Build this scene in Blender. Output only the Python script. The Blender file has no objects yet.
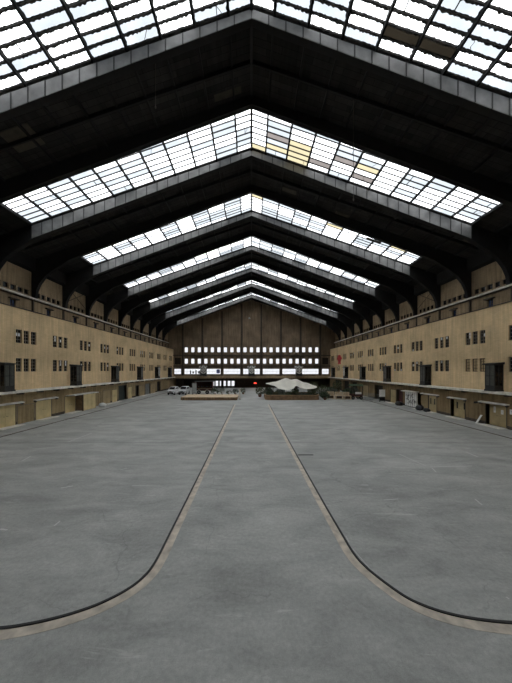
import bpy, math, random
from mathutils import Vector, Matrix
R = random.Random(7)
SC = bpy.context.scene
COL = SC.collection
F, U0, V0, H = 270.0, 251.5, 370.0, 5.5      # focal length in pixels, vanishing point, eye height

# ------------------------------------------------------------------ materials
MATS = {}
def mat(name, col, rough=0.8, metal=0.0, var=0.0, scale=3.0, bump=0.0, emit=None, spec=None):
    """principled material with two-octave procedural colour variation"""
    if name in MATS: return MATS[name]
    m = bpy.data.materials.new(name); m.use_nodes = True
    nt = m.node_tree; b = nt.nodes['Principled BSDF']
    b.inputs['Base Color'].default_value = (*col, 1)
    b.inputs['Roughness'].default_value = rough
    b.inputs['Metallic'].default_value = metal
    if spec is not None: b.inputs['Specular IOR Level'].default_value = spec
    if var > 0:
        tc = nt.nodes.new('ShaderNodeTexCoord')
        n = nt.nodes.new('ShaderNodeTexNoise'); n.inputs['Scale'].default_value = scale
        n.inputs['Detail'].default_value = 6
        nt.links.new(tc.outputs['Object'], n.inputs['Vector'])
        r = nt.nodes.new('ShaderNodeValToRGB')
        r.color_ramp.elements[0].position = 0.3; r.color_ramp.elements[1].position = 0.7
        r.color_ramp.elements[0].color = (*[c*(1-var) for c in col], 1)
        r.color_ramp.elements[1].color = (*[min(1, c*(1+var)) for c in col], 1)
        nt.links.new(n.outputs['Fac'], r.inputs['Fac'])
        nt.links.new(r.outputs['Color'], b.inputs['Base Color'])
        if bump > 0:
            bp = nt.nodes.new('ShaderNodeBump'); bp.inputs['Strength'].default_value = bump
            nt.links.new(n.outputs['Fac'], bp.inputs['Height'])
            nt.links.new(bp.outputs['Normal'], b.inputs['Normal'])
    if emit:
        b.inputs['Emission Color'].default_value = (*emit[0], 1)
        b.inputs['Emission Strength'].default_value = emit[1]
    MATS[name] = m
    return m

def brick_mat(name, c1, c2, mortar, axes, bw=0.42, bh=0.12, streak=0.25, stain=0.35):
    """masonry: brick texture on the wall's own plane, with water streaks and stains"""
    m = bpy.data.materials.new(name); m.use_nodes = True
    nt = m.node_tree; N = nt.nodes; L = nt.links; b = N['Principled BSDF']
    b.inputs['Roughness'].default_value = 0.9
    b.inputs['Specular IOR Level'].default_value = 0.2
    tc = N.new('ShaderNodeTexCoord'); sp = N.new('ShaderNodeSeparateXYZ'); cb = N.new('ShaderNodeCombineXYZ')
    L.new(tc.outputs['Object'], sp.inputs[0])
    L.new(sp.outputs[axes[0]], cb.inputs[0]); L.new(sp.outputs[axes[1]], cb.inputs[1])
    br = N.new('ShaderNodeTexBrick')
    br.inputs['Scale'].default_value = 1.0
    br.inputs['Brick Width'].default_value = bw; br.inputs['Row Height'].default_value = bh
    br.inputs['Mortar Size'].default_value = 0.012
    br.inputs['Color1'].default_value = (*c1, 1); br.inputs['Color2'].default_value = (*c2, 1)
    br.inputs['Mortar'].default_value = (*mortar, 1)
    L.new(cb.outputs[0], br.inputs['Vector'])
    # vertical weathering streaks
    mp = N.new('ShaderNodeMapping'); mp.inputs['Scale'].default_value = (2.2, 0.16, 1)
    L.new(cb.outputs[0], mp.inputs['Vector'])
    n1 = N.new('ShaderNodeTexNoise'); n1.inputs['Scale'].default_value = 1.6; n1.inputs['Detail'].default_value = 5
    L.new(mp.outputs[0], n1.inputs['Vector'])
    r1 = N.new('ShaderNodeMapRange'); r1.inputs[1].default_value = 0.35; r1.inputs[2].default_value = 0.7
    r1.inputs[3].default_value = 1 - streak; r1.inputs[4].default_value = 1 + streak*0.3
    L.new(n1.outputs['Fac'], r1.inputs[0])
    n2 = N.new('ShaderNodeTexNoise'); n2.inputs['Scale'].default_value = 0.35; n2.inputs['Detail'].default_value = 6
    L.new(cb.outputs[0], n2.inputs['Vector'])
    r2 = N.new('ShaderNodeMapRange'); r2.inputs[1].default_value = 0.3; r2.inputs[2].default_value = 0.7
    r2.inputs[3].default_value = 1 - stain; r2.inputs[4].default_value = 1.1
    L.new(n2.outputs['Fac'], r2.inputs[0])
    mu = N.new('ShaderNodeMath'); mu.operation = 'MULTIPLY'
    L.new(r1.outputs[0], mu.inputs[0]); L.new(r2.outputs[0], mu.inputs[1])
    vm = N.new('ShaderNodeVectorMath'); vm.operation = 'SCALE'
    L.new(br.outputs['Color'], vm.inputs[0]); L.new(mu.outputs[0], vm.inputs['Scale'])
    L.new(vm.outputs[0], b.inputs['Base Color'])
    bp = N.new('ShaderNodeBump'); bp.inputs['Strength'].default_value = 0.25; bp.inputs['Distance'].default_value = 0.02
    L.new(br.outputs['Fac'], bp.inputs['Height']); bp.invert = True
    L.new(bp.outputs['Normal'], b.inputs['Normal'])
    return m

def floor_mat():
    m = bpy.data.materials.new('worn_concrete'); m.use_nodes = True
    nt = m.node_tree; N = nt.nodes; L = nt.links; b = N['Principled BSDF']
    b.inputs['Specular IOR Level'].default_value = 0.35
    tc = N.new('ShaderNodeTexCoord')
    def noise(scale, det, stretch=None, dist=0.0, ro=0.5):
        n = N.new('ShaderNodeTexNoise'); n.inputs['Scale'].default_value = scale
        n.inputs['Detail'].default_value = det; n.inputs['Roughness'].default_value = ro; n.inputs['Distortion'].default_value = dist
        if stretch:
            mp = N.new('ShaderNodeMapping'); mp.inputs['Scale'].default_value = stretch
            L.new(tc.outputs['Object'], mp.inputs['Vector']); L.new(mp.outputs[0], n.inputs['Vector'])
        else: L.new(tc.outputs['Object'], n.inputs['Vector'])
        return n.outputs['Fac']
    def rng(src, a, bb, c, d):
        r = N.new('ShaderNodeMapRange'); r.inputs[1].default_value = a; r.inputs[2].default_value = bb
        r.inputs[3].default_value = c; r.inputs[4].default_value = d
        L.new(src, r.inputs[0]); return r.outputs[0]
    def mul(a, bb):
        x = N.new('ShaderNodeMath'); x.operation = 'MULTIPLY'; L.new(a, x.inputs[0]); L.new(bb, x.inputs[1]); return x.outputs[0]
    def add(a, bb):
        x = N.new('ShaderNodeMath'); x.operation = 'ADD'; L.new(a, x.inputs[0]); L.new(bb, x.inputs[1]); return x.outputs[0]
    big = rng(noise(0.14, 8, None, 0.4), 0.3, 0.7, 0.86, 1.10)
    mid = rng(noise(0.8, 12, (0.45, 1.0, 1), 0.5, 0.68), 0.3, 0.7, 0.70, 1.24)
    fine = mul(rng(noise(9, 8, None, 0, 0.75), 0.3, 0.7, 0.80, 1.16), rng(noise(55, 4), 0.3, 0.7, 0.88, 1.10))
    scuff = add(rng(noise(1.5, 12, (0.3, 1.7, 1), 0.8, 0.72), 0.60, 0.68, 0.0, 0.34), rng(noise(2.6, 12, (1.0, 0.5, 1), 1.0, 0.75), 0.63, 0.70, 0.0, 0.26))
    vo = N.new('ShaderNodeTexVoronoi'); vo.feature = 'DISTANCE_TO_EDGE'; vo.inputs['Scale'].default_value = 0.22
    nd = N.new('ShaderNodeTexNoise'); nd.inputs['Scale'].default_value = 0.8; nd.inputs['Detail'].default_value = 8
    L.new(tc.outputs['Object'], nd.inputs['Vector'])
    ad = N.new('ShaderNodeVectorMath'); ad.operation = 'MULTIPLY_ADD'
    ad.inputs[1].default_value = (2.4, 2.4, 0); L.new(nd.outputs['Color'], ad.inputs[0]); L.new(tc.outputs['Object'], ad.inputs[2])
    L.new(ad.outputs[0], vo.inputs['Vector'])
    crack = rng(vo.outputs['Distance'], 0.0, 0.006, 0.80, 1.0)
    gate = rng(noise(0.3, 3), 0.44, 0.5, 0.0, 1.0)
    mixc = N.new('ShaderNodeMix'); mixc.inputs[2].default_value = 1.0   # A
    L.new(gate, mixc.inputs[0]); L.new(crack, mixc.inputs[3])
    val = add(mul(mul(mul(big, mid), fine), mixc.outputs[0]), scuff)
    vm = N.new('ShaderNodeVectorMath'); vm.operation = 'SCALE'; vm.inputs[0].default_value = FLOOR_COL
    L.new(val, vm.inputs['Scale']); L.new(vm.outputs[0], b.inputs['Base Color'])
    L.new(rng(noise(0.5, 6, None, 0.5), 0.3, 0.7, 0.52, 0.75), b.inputs['Roughness'])
    bp = N.new('ShaderNodeBump'); bp.inputs['Strength'].default_value = 0.15; bp.inputs['Distance'].default_value = 0.02
    L.new(val, bp.inputs['Height']); L.new(bp.outputs['Normal'], b.inputs['Normal'])
    return m

def pane_mat(name, tint, clear=1.0, var=0.1):
    """daylight window glass: tinted clear glass mixed with some grime"""
    m = bpy.data.materials.new(name); m.use_nodes = True
    nt = m.node_tree; N = nt.nodes; L = nt.links; N.remove(N['Principled BSDF'])
    out = N['Material Output']
    tr = N.new('ShaderNodeBsdfTransparent'); df = N.new('ShaderNodeBsdfDiffuse'); mx = N.new('ShaderNodeMixShader')
    df.inputs['Color'].default_value = (0.12, 0.11, 0.09, 1)
    tc = N.new('ShaderNodeTexCoord')
    n = N.new('ShaderNodeTexNoise'); n.inputs['Scale'].default_value = 0.9; n.inputs['Detail'].default_value = 6
    L.new(tc.outputs['Object'], n.inputs['Vector'])
    r = N.new('ShaderNodeValToRGB')
    r.color_ramp.elements[0].position = 0.35; r.color_ramp.elements[1].position = 0.65
    r.color_ramp.elements[0].color = (*[c*(1-var) for c in tint], 1)
    r.color_ramp.elements[1].color = (*tint, 1)
    L.new(n.outputs['Fac'], r.inputs['Fac']); L.new(r.outputs['Color'], tr.inputs['Color'])
    mx.inputs[0].default_value = 1 - clear
    L.new(tr.outputs[0], mx.inputs[1]); L.new(df.outputs[0], mx.inputs[2]); L.new(mx.outputs[0], out.inputs[0])
    MATS[name] = m
    return m

FLOOR_COL = (0.42, 0.428, 0.402)
M_FLOOR = floor_mat()
M_TAN = brick_mat('tan_brick_side', (0.84, 0.635, 0.375), (0.77, 0.575, 0.33), (0.69, 0.525, 0.32), (1, 2), streak=0.18, stain=0.22)
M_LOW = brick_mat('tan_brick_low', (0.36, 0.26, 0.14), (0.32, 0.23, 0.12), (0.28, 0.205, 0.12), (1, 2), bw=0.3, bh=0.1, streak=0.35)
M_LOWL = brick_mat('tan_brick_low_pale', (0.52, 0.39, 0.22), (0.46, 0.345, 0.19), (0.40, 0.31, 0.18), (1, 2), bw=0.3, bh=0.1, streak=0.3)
M_ATTIC = brick_mat('tan_brick_attic', (0.48, 0.36, 0.225), (0.43, 0.32, 0.195), (0.37, 0.285, 0.185), (1, 2), streak=0.35)
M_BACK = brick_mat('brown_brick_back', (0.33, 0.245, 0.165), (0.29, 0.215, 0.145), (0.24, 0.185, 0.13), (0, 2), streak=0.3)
M_LOW2 = brick_mat('gallery_brick', (0.62, 0.47, 0.29), (0.55, 0.42, 0.25), (0.48, 0.37, 0.235), (0, 2), bw=0.3, bh=0.1)
M_ROOF = brick_mat('dark_roof_boards', (0.050, 0.048, 0.046), (0.027, 0.026, 0.0255), (0.006, 0.006, 0.006), (0, 1), bw=1.975, bh=0.42)
M_PATCH = mat('roof_patch_board', (0.065, 0.055, 0.043), 0.9, var=0.3, scale=2)
M_STEEL = mat('blackened_steel', (0.011, 0.011, 0.011), 0.7, var=0.3, scale=2)
M_PURLIN = mat('black_purlin', (0.006, 0.006, 0.006), 0.8)
M_BAR = mat('rusty_glazing_bar', (0.085, 0.08, 0.077), 0.8, var=0.3, scale=4)
M_MOSS = mat('moss_and_dirt', (0.065, 0.062, 0.055), 1.0, var=0.4, scale=9)
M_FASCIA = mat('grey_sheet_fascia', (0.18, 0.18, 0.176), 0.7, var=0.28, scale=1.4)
M_SEAM = mat('fascia_seam', (0.03, 0.03, 0.03), 0.8)
M_PALE = mat('pale_concrete_edge', (0.74, 0.71, 0.63), 0.85, var=0.25, scale=2)
M_PLINTH = mat('dark_plinth', (0.075, 0.06, 0.045), 0.9, var=0.3, scale=3)
M_DOOR = mat('tan_painted_door', (0.66, 0.53, 0.275), 0.6, var=0.15, scale=1.2)
M_DOORB = mat('brown_tan_door', (0.38, 0.285, 0.15), 0.6, var=0.15, scale=1.2)
M_DGREEN = mat('dark_green_door', (0.035, 0.045, 0.04), 0.6, var=0.3, scale=2)
M_REVEAL_SHADE = mat('dark_doorway_and_shade', (0.03, 0.022, 0.016), 0.9, var=0.3)  # dark doorways, and the added shade recesses of the right wall
M_CAN = mat('grey_canopy_slab', (0.70, 0.68, 0.63), 0.8, var=0.25, scale=2)
M_WFRAME = mat('grey_brown_window_bar', (0.21, 0.175, 0.125), 0.7, var=0.2)
M_DGLASS = mat('dark_window_glass', (0.016, 0.016, 0.018), 0.25, var=0.3, scale=5)
M_BLUEGL = mat('blue_window_glass', (0.035, 0.055, 0.13), 0.25, var=0.3, scale=4)
M_PALEGL = mat('pale_pane', (0.70, 0.72, 0.74), 0.5)
M_BOARD = mat('brick_infill', (0.46, 0.34, 0.19), 0.9, var=0.25, scale=3)
M_ORIEL = mat('oriel_dark_metal', (0.022, 0.021, 0.02), 0.6, var=0.3)
M_OGLASS = mat('oriel_grey_glass', (0.075, 0.078, 0.068), 0.35, var=0.3, scale=2)
M_WHITE = mat('white_paint', (0.80, 0.80, 0.77), 0.6, var=0.06)
M_BLACK = mat('black_rubber', (0.012, 0.012, 0.012), 0.55)
M_TANSTRIP = mat('tan_joint_filler', (0.58, 0.52, 0.43), 0.9, var=0.3, scale=3, bump=0.2)
M_RUST = mat('rusty_rail', (0.13, 0.085, 0.065), 0.75, var=0.35, scale=3)
M_PIPE = mat('dark_pipe', (0.06, 0.05, 0.04), 0.6, var=0.3)
M_RED = mat('red_paint', (0.62, 0.03, 0.035), 0.6, var=0.2)
M_CANVAS = mat('cream_canvas', (0.76, 0.73, 0.64), 0.85, var=0.10, scale=0.8)
M_WOOD = mat('brown_timber', (0.26, 0.16, 0.085), 0.8, var=0.35, scale=2)
M_PINE = mat('pale_pine', (0.66, 0.52, 0.34), 0.7, var=0.18, scale=1.5)
M_LEAF = mat('dark_green_leaf', (0.035, 0.06, 0.024), 0.7, var=0.5, scale=3)
M_LEAF2 = mat('olive_leaf', (0.07, 0.085, 0.035), 0.7, var=0.5, scale=3)
M_STEM = mat('bark', (0.09, 0.06, 0.04), 0.9)
M_CAR = mat('white_car_paint', (0.82, 0.83, 0.84), 0.3)
M_CARGL = mat('car_glass', (0.02, 0.022, 0.025), 0.15)
M_TYRE = mat('tyre_rubber', (0.018, 0.018, 0.018), 0.8)
M_LAMPGL = mat('headlamp_lens', (0.6, 0.62, 0.65), 0.2)
M_MAROON = mat('maroon_paint', (0.075, 0.022, 0.022), 0.5, var=0.3)
M_GREYM = mat('grey_metal', (0.24, 0.25, 0.24), 0.5, metal=0.3, var=0.2)
M_BLUEP = mat('blue_poster', (0.12, 0.16, 0.42), 0.6)
M_GROUT = mat('floor_joint', (0.16, 0.16, 0.155), 0.9)
M_SCUFF = mat('white_chalk_mark', (0.60, 0.60, 0.58), 0.9)
P_CLEAR = pane_mat('skylight_clear', (0.70, 0.715, 0.73), 0.97, 0.2)
P_COOL = pane_mat('skylight_cool', (0.176, 0.191, 0.204), 0.96, 0.14)
P_YELL = pane_mat('skylight_yellow', (0.19, 0.167, 0.108), 0.95, 0.08)
P_TAUPE = pane_mat('skylight_taupe', (0.085, 0.076, 0.072), 0.9, 0.15)
P_BROWN = pane_mat('skylight_board', (0.008, 0.0065, 0.0045), 0.7, 0.3)
P_WIN = pane_mat('back_window_glass', (0.42, 0.422, 0.43), 0.98, 0.05)

# ------------------------------------------------------------------ mesh helpers
class MB:
    def __init__(s): s.v = []; s.f = []; s.m = []; s.mats = []
    def mi(s, m):
        if m not in s.mats: s.mats.append(m)
        return s.mats.index(m)
    def poly(s, pts, m):
        i = len(s.v); s.v += [tuple(p) for p in pts]; s.f.append(list(range(i, i+len(pts)))); s.m.append(s.mi(m))
    def faces(s, verts, faces, m):
        i = len(s.v); s.v += [tuple(p) for p in verts]; k = s.mi(m)
        for f in faces: s.f.append([i+j for j in f]); s.m.append(k)
    def box(s, x0, x1, y0, y1, z0, z1, m):
        x0, x1 = min(x0, x1), max(x0, x1); y0, y1 = min(y0, y1), max(y0, y1); z0, z1 = min(z0, z1), max(z0, z1)
        s.faces([(x0,y0,z0),(x1,y0,z0),(x1,y1,z0),(x0,y1,z0),(x0,y0,z1),(x1,y0,z1),(x1,y1,z1),(x0,y1,z1)],
                [(0,3,2,1),(4,5,6,7),(0,1,5,4),(1,2,6,5),(2,3,7,6),(3,0,4,7)], m)
    def prism(s, prof, axis, a0, a1, m):
        """closed outline PROF of 2-D points swept along AXIS (0=x,1=y,2=z) from a0 to a1"""
        def P(p, a):
            q = list(p); q.insert(axis, a); return tuple(q)
        n = len(prof)
        vs = [P(p, a0) for p in prof] + [P(p, a1) for p in prof]
        fs = [tuple(range(n))[::-1], tuple(range(n, 2*n))] + [(i, (i+1) % n, n+(i+1) % n, n+i) for i in range(n)]
        s.faces(vs, fs, m)
    def tube(s, pts, r, m, seg=8):
        pts = [Vector(p) for p in pts]; vs = []; fs = []; n = len(pts)
        for i, p in enumerate(pts):
            d = (pts[min(i+1, n-1)] - pts[max(i-1, 0)]).normalized()
            a = Vector((0,0,1)) if abs(d.z) < 0.9 else Vector((1,0,0))
            u = d.cross(a).normalized(); w = d.cross(u).normalized()
            rr = r[i] if isinstance(r, (list, tuple)) else r
            for k in range(seg):
                t = 2*math.pi*k/seg; vs.append(p + u*math.cos(t)*rr + w*math.sin(t)*rr)
        for i in range(n-1):
            for k in range(seg):
                fs.append((i*seg+k, i*seg+(k+1) % seg, (i+1)*seg+(k+1) % seg, (i+1)*seg+k))
        fs.append(tuple(range(seg))[::-1]); fs.append(tuple(range((n-1)*seg, n*seg)))
        s.faces(vs, fs, m)
    def bar(s, a, b, w, m):
        s.tube([a, b], w*0.7, m, 4)
    def build(s, name, parent=None, loc=None, smooth=False):
        me = bpy.data.meshes.new(name); me.from_pydata(s.v, [], s.f)
        for m in s.mats: me.materials.append(m)
        me.polygons.foreach_set('material_index', s.m)
        if smooth: me.polygons.foreach_set('use_smooth', [True]*len(s.f))
        me.update()
        o = bpy.data.objects.new(name, me); COL.objects.link(o)
        if parent: o.parent = parent
        if loc: o.location = loc
        return o

def tag(o, label=None, cat=None, group=None, kind=None):
    if label: o['label'] = label
    if cat: o['category'] = cat
    if group: o['group'] = group
    if kind: o['kind'] = kind
    return o
def empty(name, loc, rz=0.0):
    o = bpy.data.objects.new(name, None); COL.objects.link(o); o.location = loc; o.rotation_euler = (0, 0, rz)
    o.empty_display_size = 0.2
    return o
KIDS = {}
def dup(root, loc=None, rz=None):
    c = root.copy(); COL.objects.link(c)
    if loc is not None: c.location = loc
    if rz is not None: c.rotation_euler = (0, 0, rz)
    for ch in [o for o in root.children]:
        d = ch.copy(); COL.objects.link(d); d.parent = c
        for g in [o for o in ch.children]:
            e = g.copy(); COL.objects.link(e); e.parent = d
    return c
def struct(o): o['kind'] = 'structure'; return o
ORD = ['first', 'second', 'third', 'fourth', 'fifth', 'sixth', 'seventh', 'eighth', 'ninth', 'tenth', 'eleventh', 'twelfth',
       'thirteenth', 'fourteenth', 'fifteenth', 'sixteenth', 'seventeenth', 'eighteenth']

# ------------------------------------------------------------------ dimensions of the hall
BAY = 5.05
XL, XR = -23.6, 23.8            # faces of the long walls
XA = 25.3                       # set-back attic wall
YB = 81.65                      # end wall
YF = -14.3                      # wall behind the camera
SL = 0.345                      # roof slope
ZRIDGE = H + 21.3
def zroof(x): return ZRIDGE - SL*abs(x)
GY = [16.0 + BAY*k for k in range(-6, 13)]         # girder positions; the lit (even) ones close a skylight on the far side
PX = [1.35 + 1.975*k for k in range(11)]           # purlin lines
XSKY = PX[-1]
LEDGE = 3.47

# ------------------------------------------------------------------ floor
m = MB(); m.box(XL-0.6, XR+0.6, YF-0.5, YB+4, -0.3, 0, M_FLOOR)
struct(m.build('floor'))

def strip(pts, w0, w1, z0, z1, mt, side):
    """a low band following PTS, from offset w0 to w1 to the inside of the lane"""
    b = MB(); n = len(pts); P = [Vector((*p, 0)) for p in pts]; rows = []
    for i in range(n):
        d = (P[min(i+1, n-1)] - P[max(i-1, 0)]).normalized()
        nn = Vector((-d.y, d.x, 0)) * side
        rows.append((P[i] + nn*w0, P[i] + nn*w1))
    for i in range(n-1):
        a, bb = rows[i]; c, dd = rows[i+1]
        vs = [(a.x,a.y,z0),(bb.x,bb.y,z0),(dd.x,dd.y,z0),(c.x,c.y,z0),(a.x,a.y,z1),(bb.x,bb.y,z1),(dd.x,dd.y,z1),(c.x,c.y,z1)]
        b.faces(vs, [(0,1,2,3),(4,5,6,7),(0,1,5,4),(1,2,6,5),(2,3,7,6),(3,0,4,7)], mt)
    return b
def smoothpath(pts, n=8):
    out = []
    P = [Vector((*p, 0)) for p in pts]
    for i in range(len(P)-1):
        p0, p1, p2, p3 = P[max(i-1,0)], P[i], P[i+1], P[min(i+2, len(P)-1)]
        for k in range(n):
            t = k/n
            q = 0.5*((2*p1) + (p2-p0)*t + (2*p0-5*p1+4*p2-p3)*t*t + (3*p1-p0-3*p2+p3)*t**3)
            out.append((q.x, q.y))
    out.append((P[-1].x, P[-1].y)); return out
left = smoothpath([(-2.78,43),(-2.77,30),(-2.75,20),(-2.74,12),(-2.74,9.2),(-2.75,7.75),(-2.87,7.14),(-3.13,6.72),(-3.55,6.35),(-3.98,6.11),(-4.42,5.94),(-4.86,5.82),(-5.33,5.74),(-6.4,5.68),(-9,5.66),(-14,5.66)])
right = smoothpath([(2.83,43),(2.86,30),(2.9,20),(2.97,12),(3.02,9.2),(3.06,8.05),(3.21,7.45),(3.5,6.87),(3.79,6.46),(4.18,6.19),(4.62,6.02),(5.1,5.92),(5.66,5.86),(6.6,5.82),(9,5.8),(14,5.8)])
for nm, pts, sd, txt in (('left', left, 1, 'left'), ('right', right, -1, 'right')):
    e = empty('edge_rail', (pts[0][0], pts[0][1], 0)); e.location = (0,0,0)
    strip(pts, -0.028, 0.03, 0.0, 0.035, M_BLACK, sd).build('rail', e)
    strip(pts, 0.03, 0.27, 0.0, 0.006, M_TANSTRIP, sd).build('filler_strip', e)['label'] = 'worn tan filler strip'
    tag(e, 'black steel edge rail with tan strip curving off the central lane to the %s' % txt, 'rail', 'edge rails of the central lane')
# rails near the side walls, a slot drain and joints in the slab
for x, txt in ((-20.6, 'left'), (20.8, 'right')):
    b = MB(); b.box(x-0.05, x+0.05, YF+0.5, 78, 0, 0.02, M_RUST); b.box(x+0.10, x+0.14, YF+0.5, 78, 0, 0.012, M_BLACK)
    tag(b.build('sunken_rail'), 'rusty sunken rail running along the foot of the %s wall' % txt, 'rail')
b = MB(); b.box(3.02, 4.0, 17.42, 17.56, 0, 0.012, M_BLACK)
tag(b.build('slot_drain'), 'short black slot drain beside the right edge rail', 'drain')
k = 1
for x0, x1, y, w in ((-20.4, -2.9, 20.4, 0.035), (-2.5, 2.7, 20.4, 0.03), (3.2, 20.6, 20.4, 0.03), (-20.4, -3, 30.3, 0.04), (3.1, 20.6, 30.3, 0.04), (-2.6, 2.7, 27.5, 0.05)):
    b = MB(); b.box(x0, x1, y-w/2, y+w/2, 0, 0.004, M_GROUT); struct(b.build('floor_joint')); k += 1
# chalk marks and scuffs on the slab, each a flat patch of paint
b = MB()
def fl(u, v):
    Y = F*H/(v-V0); return ((u-U0)/F*Y, Y)
def mark(u0, v0, u1, v1, w):
    a = Vector((*fl(u0, v0), 0)); c = Vector((*fl(u1, v1), 0)); d = (c-a).normalized(); n = Vector((-d.y, d.x, 0))*w/2
    b.faces([(p.x, p.y, z) for z in (0.0, 0.003) for p in (a-n, a+n, c+n, c-n)], [(0,1,2,3),(4,5,6,7),(0,1,5,4),(1,2,6,5),(2,3,7,6),(3,0,4,7)], M_SCUFF)
for q in ((68,442,92,433,0.08),(22,461,31,456,0.07),(61,488,73,486,0.08),(54,526,60,521,0.05),(0,529,7,530,0.07),(132,485.5,152,486,0.04),
          (430,467,472,466,0.07),(432,468,436,472,0.05),(361,485,368,485,0.05),(399,454,426,466,0.06),(346,536,349,542,0.02),(353,549,372,571,0.015),
          (466,452,478,457,0.1),(475,499,482,505,0.05),(506,597,509,599,0.05),(204,443,216,442,0.1),(291,440,300,441,0.08),(120,470,127,468,0.05),(384,500,398,499,0.04)):
    mark(*q)
tag(b.build('chalk_marks'), 'scattered white chalk marks and scuffs on the grey floor', 'floor markings', kind='stuff')

# ------------------------------------------------------------------ a wall with real openings
def grid_wall(axis, plane, depth, aspan, zspan, openings, mt, top=None, backskin=None):
    """wall face in the plane x=PLANE (axis 1: runs along y) or y=PLANE (axis 0: runs along x); reveals go DEPTH behind it.
    openings: (a0, a1, z0, z1). top(a): optional sloped upper edge"""
    b = MB()
    def P(a, z, d=0.0): return (plane+d, a, z) if axis == 1 else (a, plane+d, z)
    eps = 1e-6
    A = sorted(set([round(x, 5) for o in openings for x in o[:2]] + list(aspan)))
    Z = sorted(set([round(x, 5) for o in openings for x in o[2:]] + list(zspan)))
    A = [a for a in A if aspan[0]-eps <= a <= aspan[1]+eps]; Z = [z for z in Z if zspan[0]-eps <= z <= zspan[1]+eps]
    for i in range(len(A)-1):
        ac = (A[i]+A[i+1])/2
        cols = [o for o in openings if o[0] < ac < o[1]]
        j = 0
        while j < len(Z)-1:
            zc = (Z[j]+Z[j+1])/2
            if any(o[2] < zc < o[3] for o in cols): j += 1; continue
            k = j
            while k+1 < len(Z)-1 and not any(o[2] < (Z[k+1]+Z[k+2])/2 < o[3] for o in cols): k += 1
            z0, z1 = Z[j], Z[k+1]
            if top and k+1 == len(Z)-1:
                b.poly([P(A[i], z0), P(A[i+1], z0), P(A[i+1], top(A[i+1])), P(A[i], top(A[i]))], mt)
            else:
                b.poly([P(A[i], z0), P(A[i+1], z0), P(A[i+1], z1), P(A[i], z1)], mt)
            j = k+1
    for a0, a1, z0, z1 in openings:
        for q in (((a0,z0),(a1,z0)),((a1,z0),(a1,z1)),((a1,z1),(a0,z1)),((a0,z1),(a0,z0))):
            b.poly([P(*q[0]), P(*q[1]), P(*q[1], depth), P(*q[0], depth)], mt)
    if backskin is not None:
        b.poly([P(aspan[0], zspan[0], backskin), P(aspan[1], zspan[0], backskin), P(aspan[1], zspan[1], backskin), P(aspan[0], zspan[1], backskin)], mt)
        for z in zspan: b.poly([P(aspan[0], z), P(aspan[1], z), P(aspan[1], z, backskin), P(aspan[0], z, backskin)], mt)
        for a in aspan: b.poly([P(a, zspan[0]), P(a, zspan[1]), P(a, zspan[1], backskin), P(a, zspan[0], backskin)], mt)
    return b

# window prototypes in local coordinates: the wall face is local x = 0, the hall is +x, y along the wall
def make_window(w, h, nc, nr, glass, bar=M_WFRAME, depth=0.16, pale=(), t=0.045):
    e = empty('window', (0,0,0))
    f = MB(); x = -depth
    f.box(x, x+0.06, 0, t, 0, h, bar); f.box(x, x+0.06, w-t, w, 0, h, bar)
    f.box(x, x+0.06, t, w-t, 0, t, bar); f.box(x, x+0.06, t, w-t, h-t, h, bar)
    for i in range(1, nc): f.box(x, x+0.05, w*i/nc-0.015, w*i/nc+0.015, t, h-t, bar)
    for j in range(1, nr): f.box(x, x+0.05, t, w-t, h*j/nr-0.02, h*j/nr+0.02, bar)
    f.build('window_frame', e)
    g = MB(); g.box(x-0.03, x+0.01, 0.01, w-0.01, 0.01, h-0.01, glass)
    for i, j in pale: g.box(x+0.01, x+0.014, w*i/nc+0.02, w*(i+1)/nc-0.02, h*j/nr+0.02, h*(j+1)/nr-0.02, M_PALEGL)
    g.build('pane', e)
    return e
WW, WH = 0.70, 1.38
PROTO = [make_window(WW, WH, 2, 4, M_DGLASS, pale=p) for p in ((), ((0,3),), ((1,2),), ((0,2),(1,2)), ((0,0),), ((1,3),(1,2)))]
PROTO_B = make_window(WW, WH, 2, 4, M_BOARD, bar=mat('dark_edge', (0.07, 0.05, 0.035), 0.9), t=0.06)
PROTO_BLUE = make_window(0.66, 0.95, 2, 2, M_BLUEGL, bar=M_PIPE)
PROTO_V = make_window(0.66, 0.56, 1, 1, M_DGLASS, bar=M_REVEAL_SHADE, depth=0.2)
NWIN = [0]
def put_window(proto, x, y, z, side):
    NWIN[0] += 1
    o = dup(proto); o.name = 'window_%d' % NWIN[0]
    # side -1: left wall (hall at +x); side +1: right wall, turned by half a revolution
    if side < 0: o.location = (x, y, z); o.rotation_euler = (0,0,0)
    else: o.location = (x, y, z); o.rotation_euler = (0,0,math.pi)
    o['kind'] = 'structure'
    return o

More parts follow.
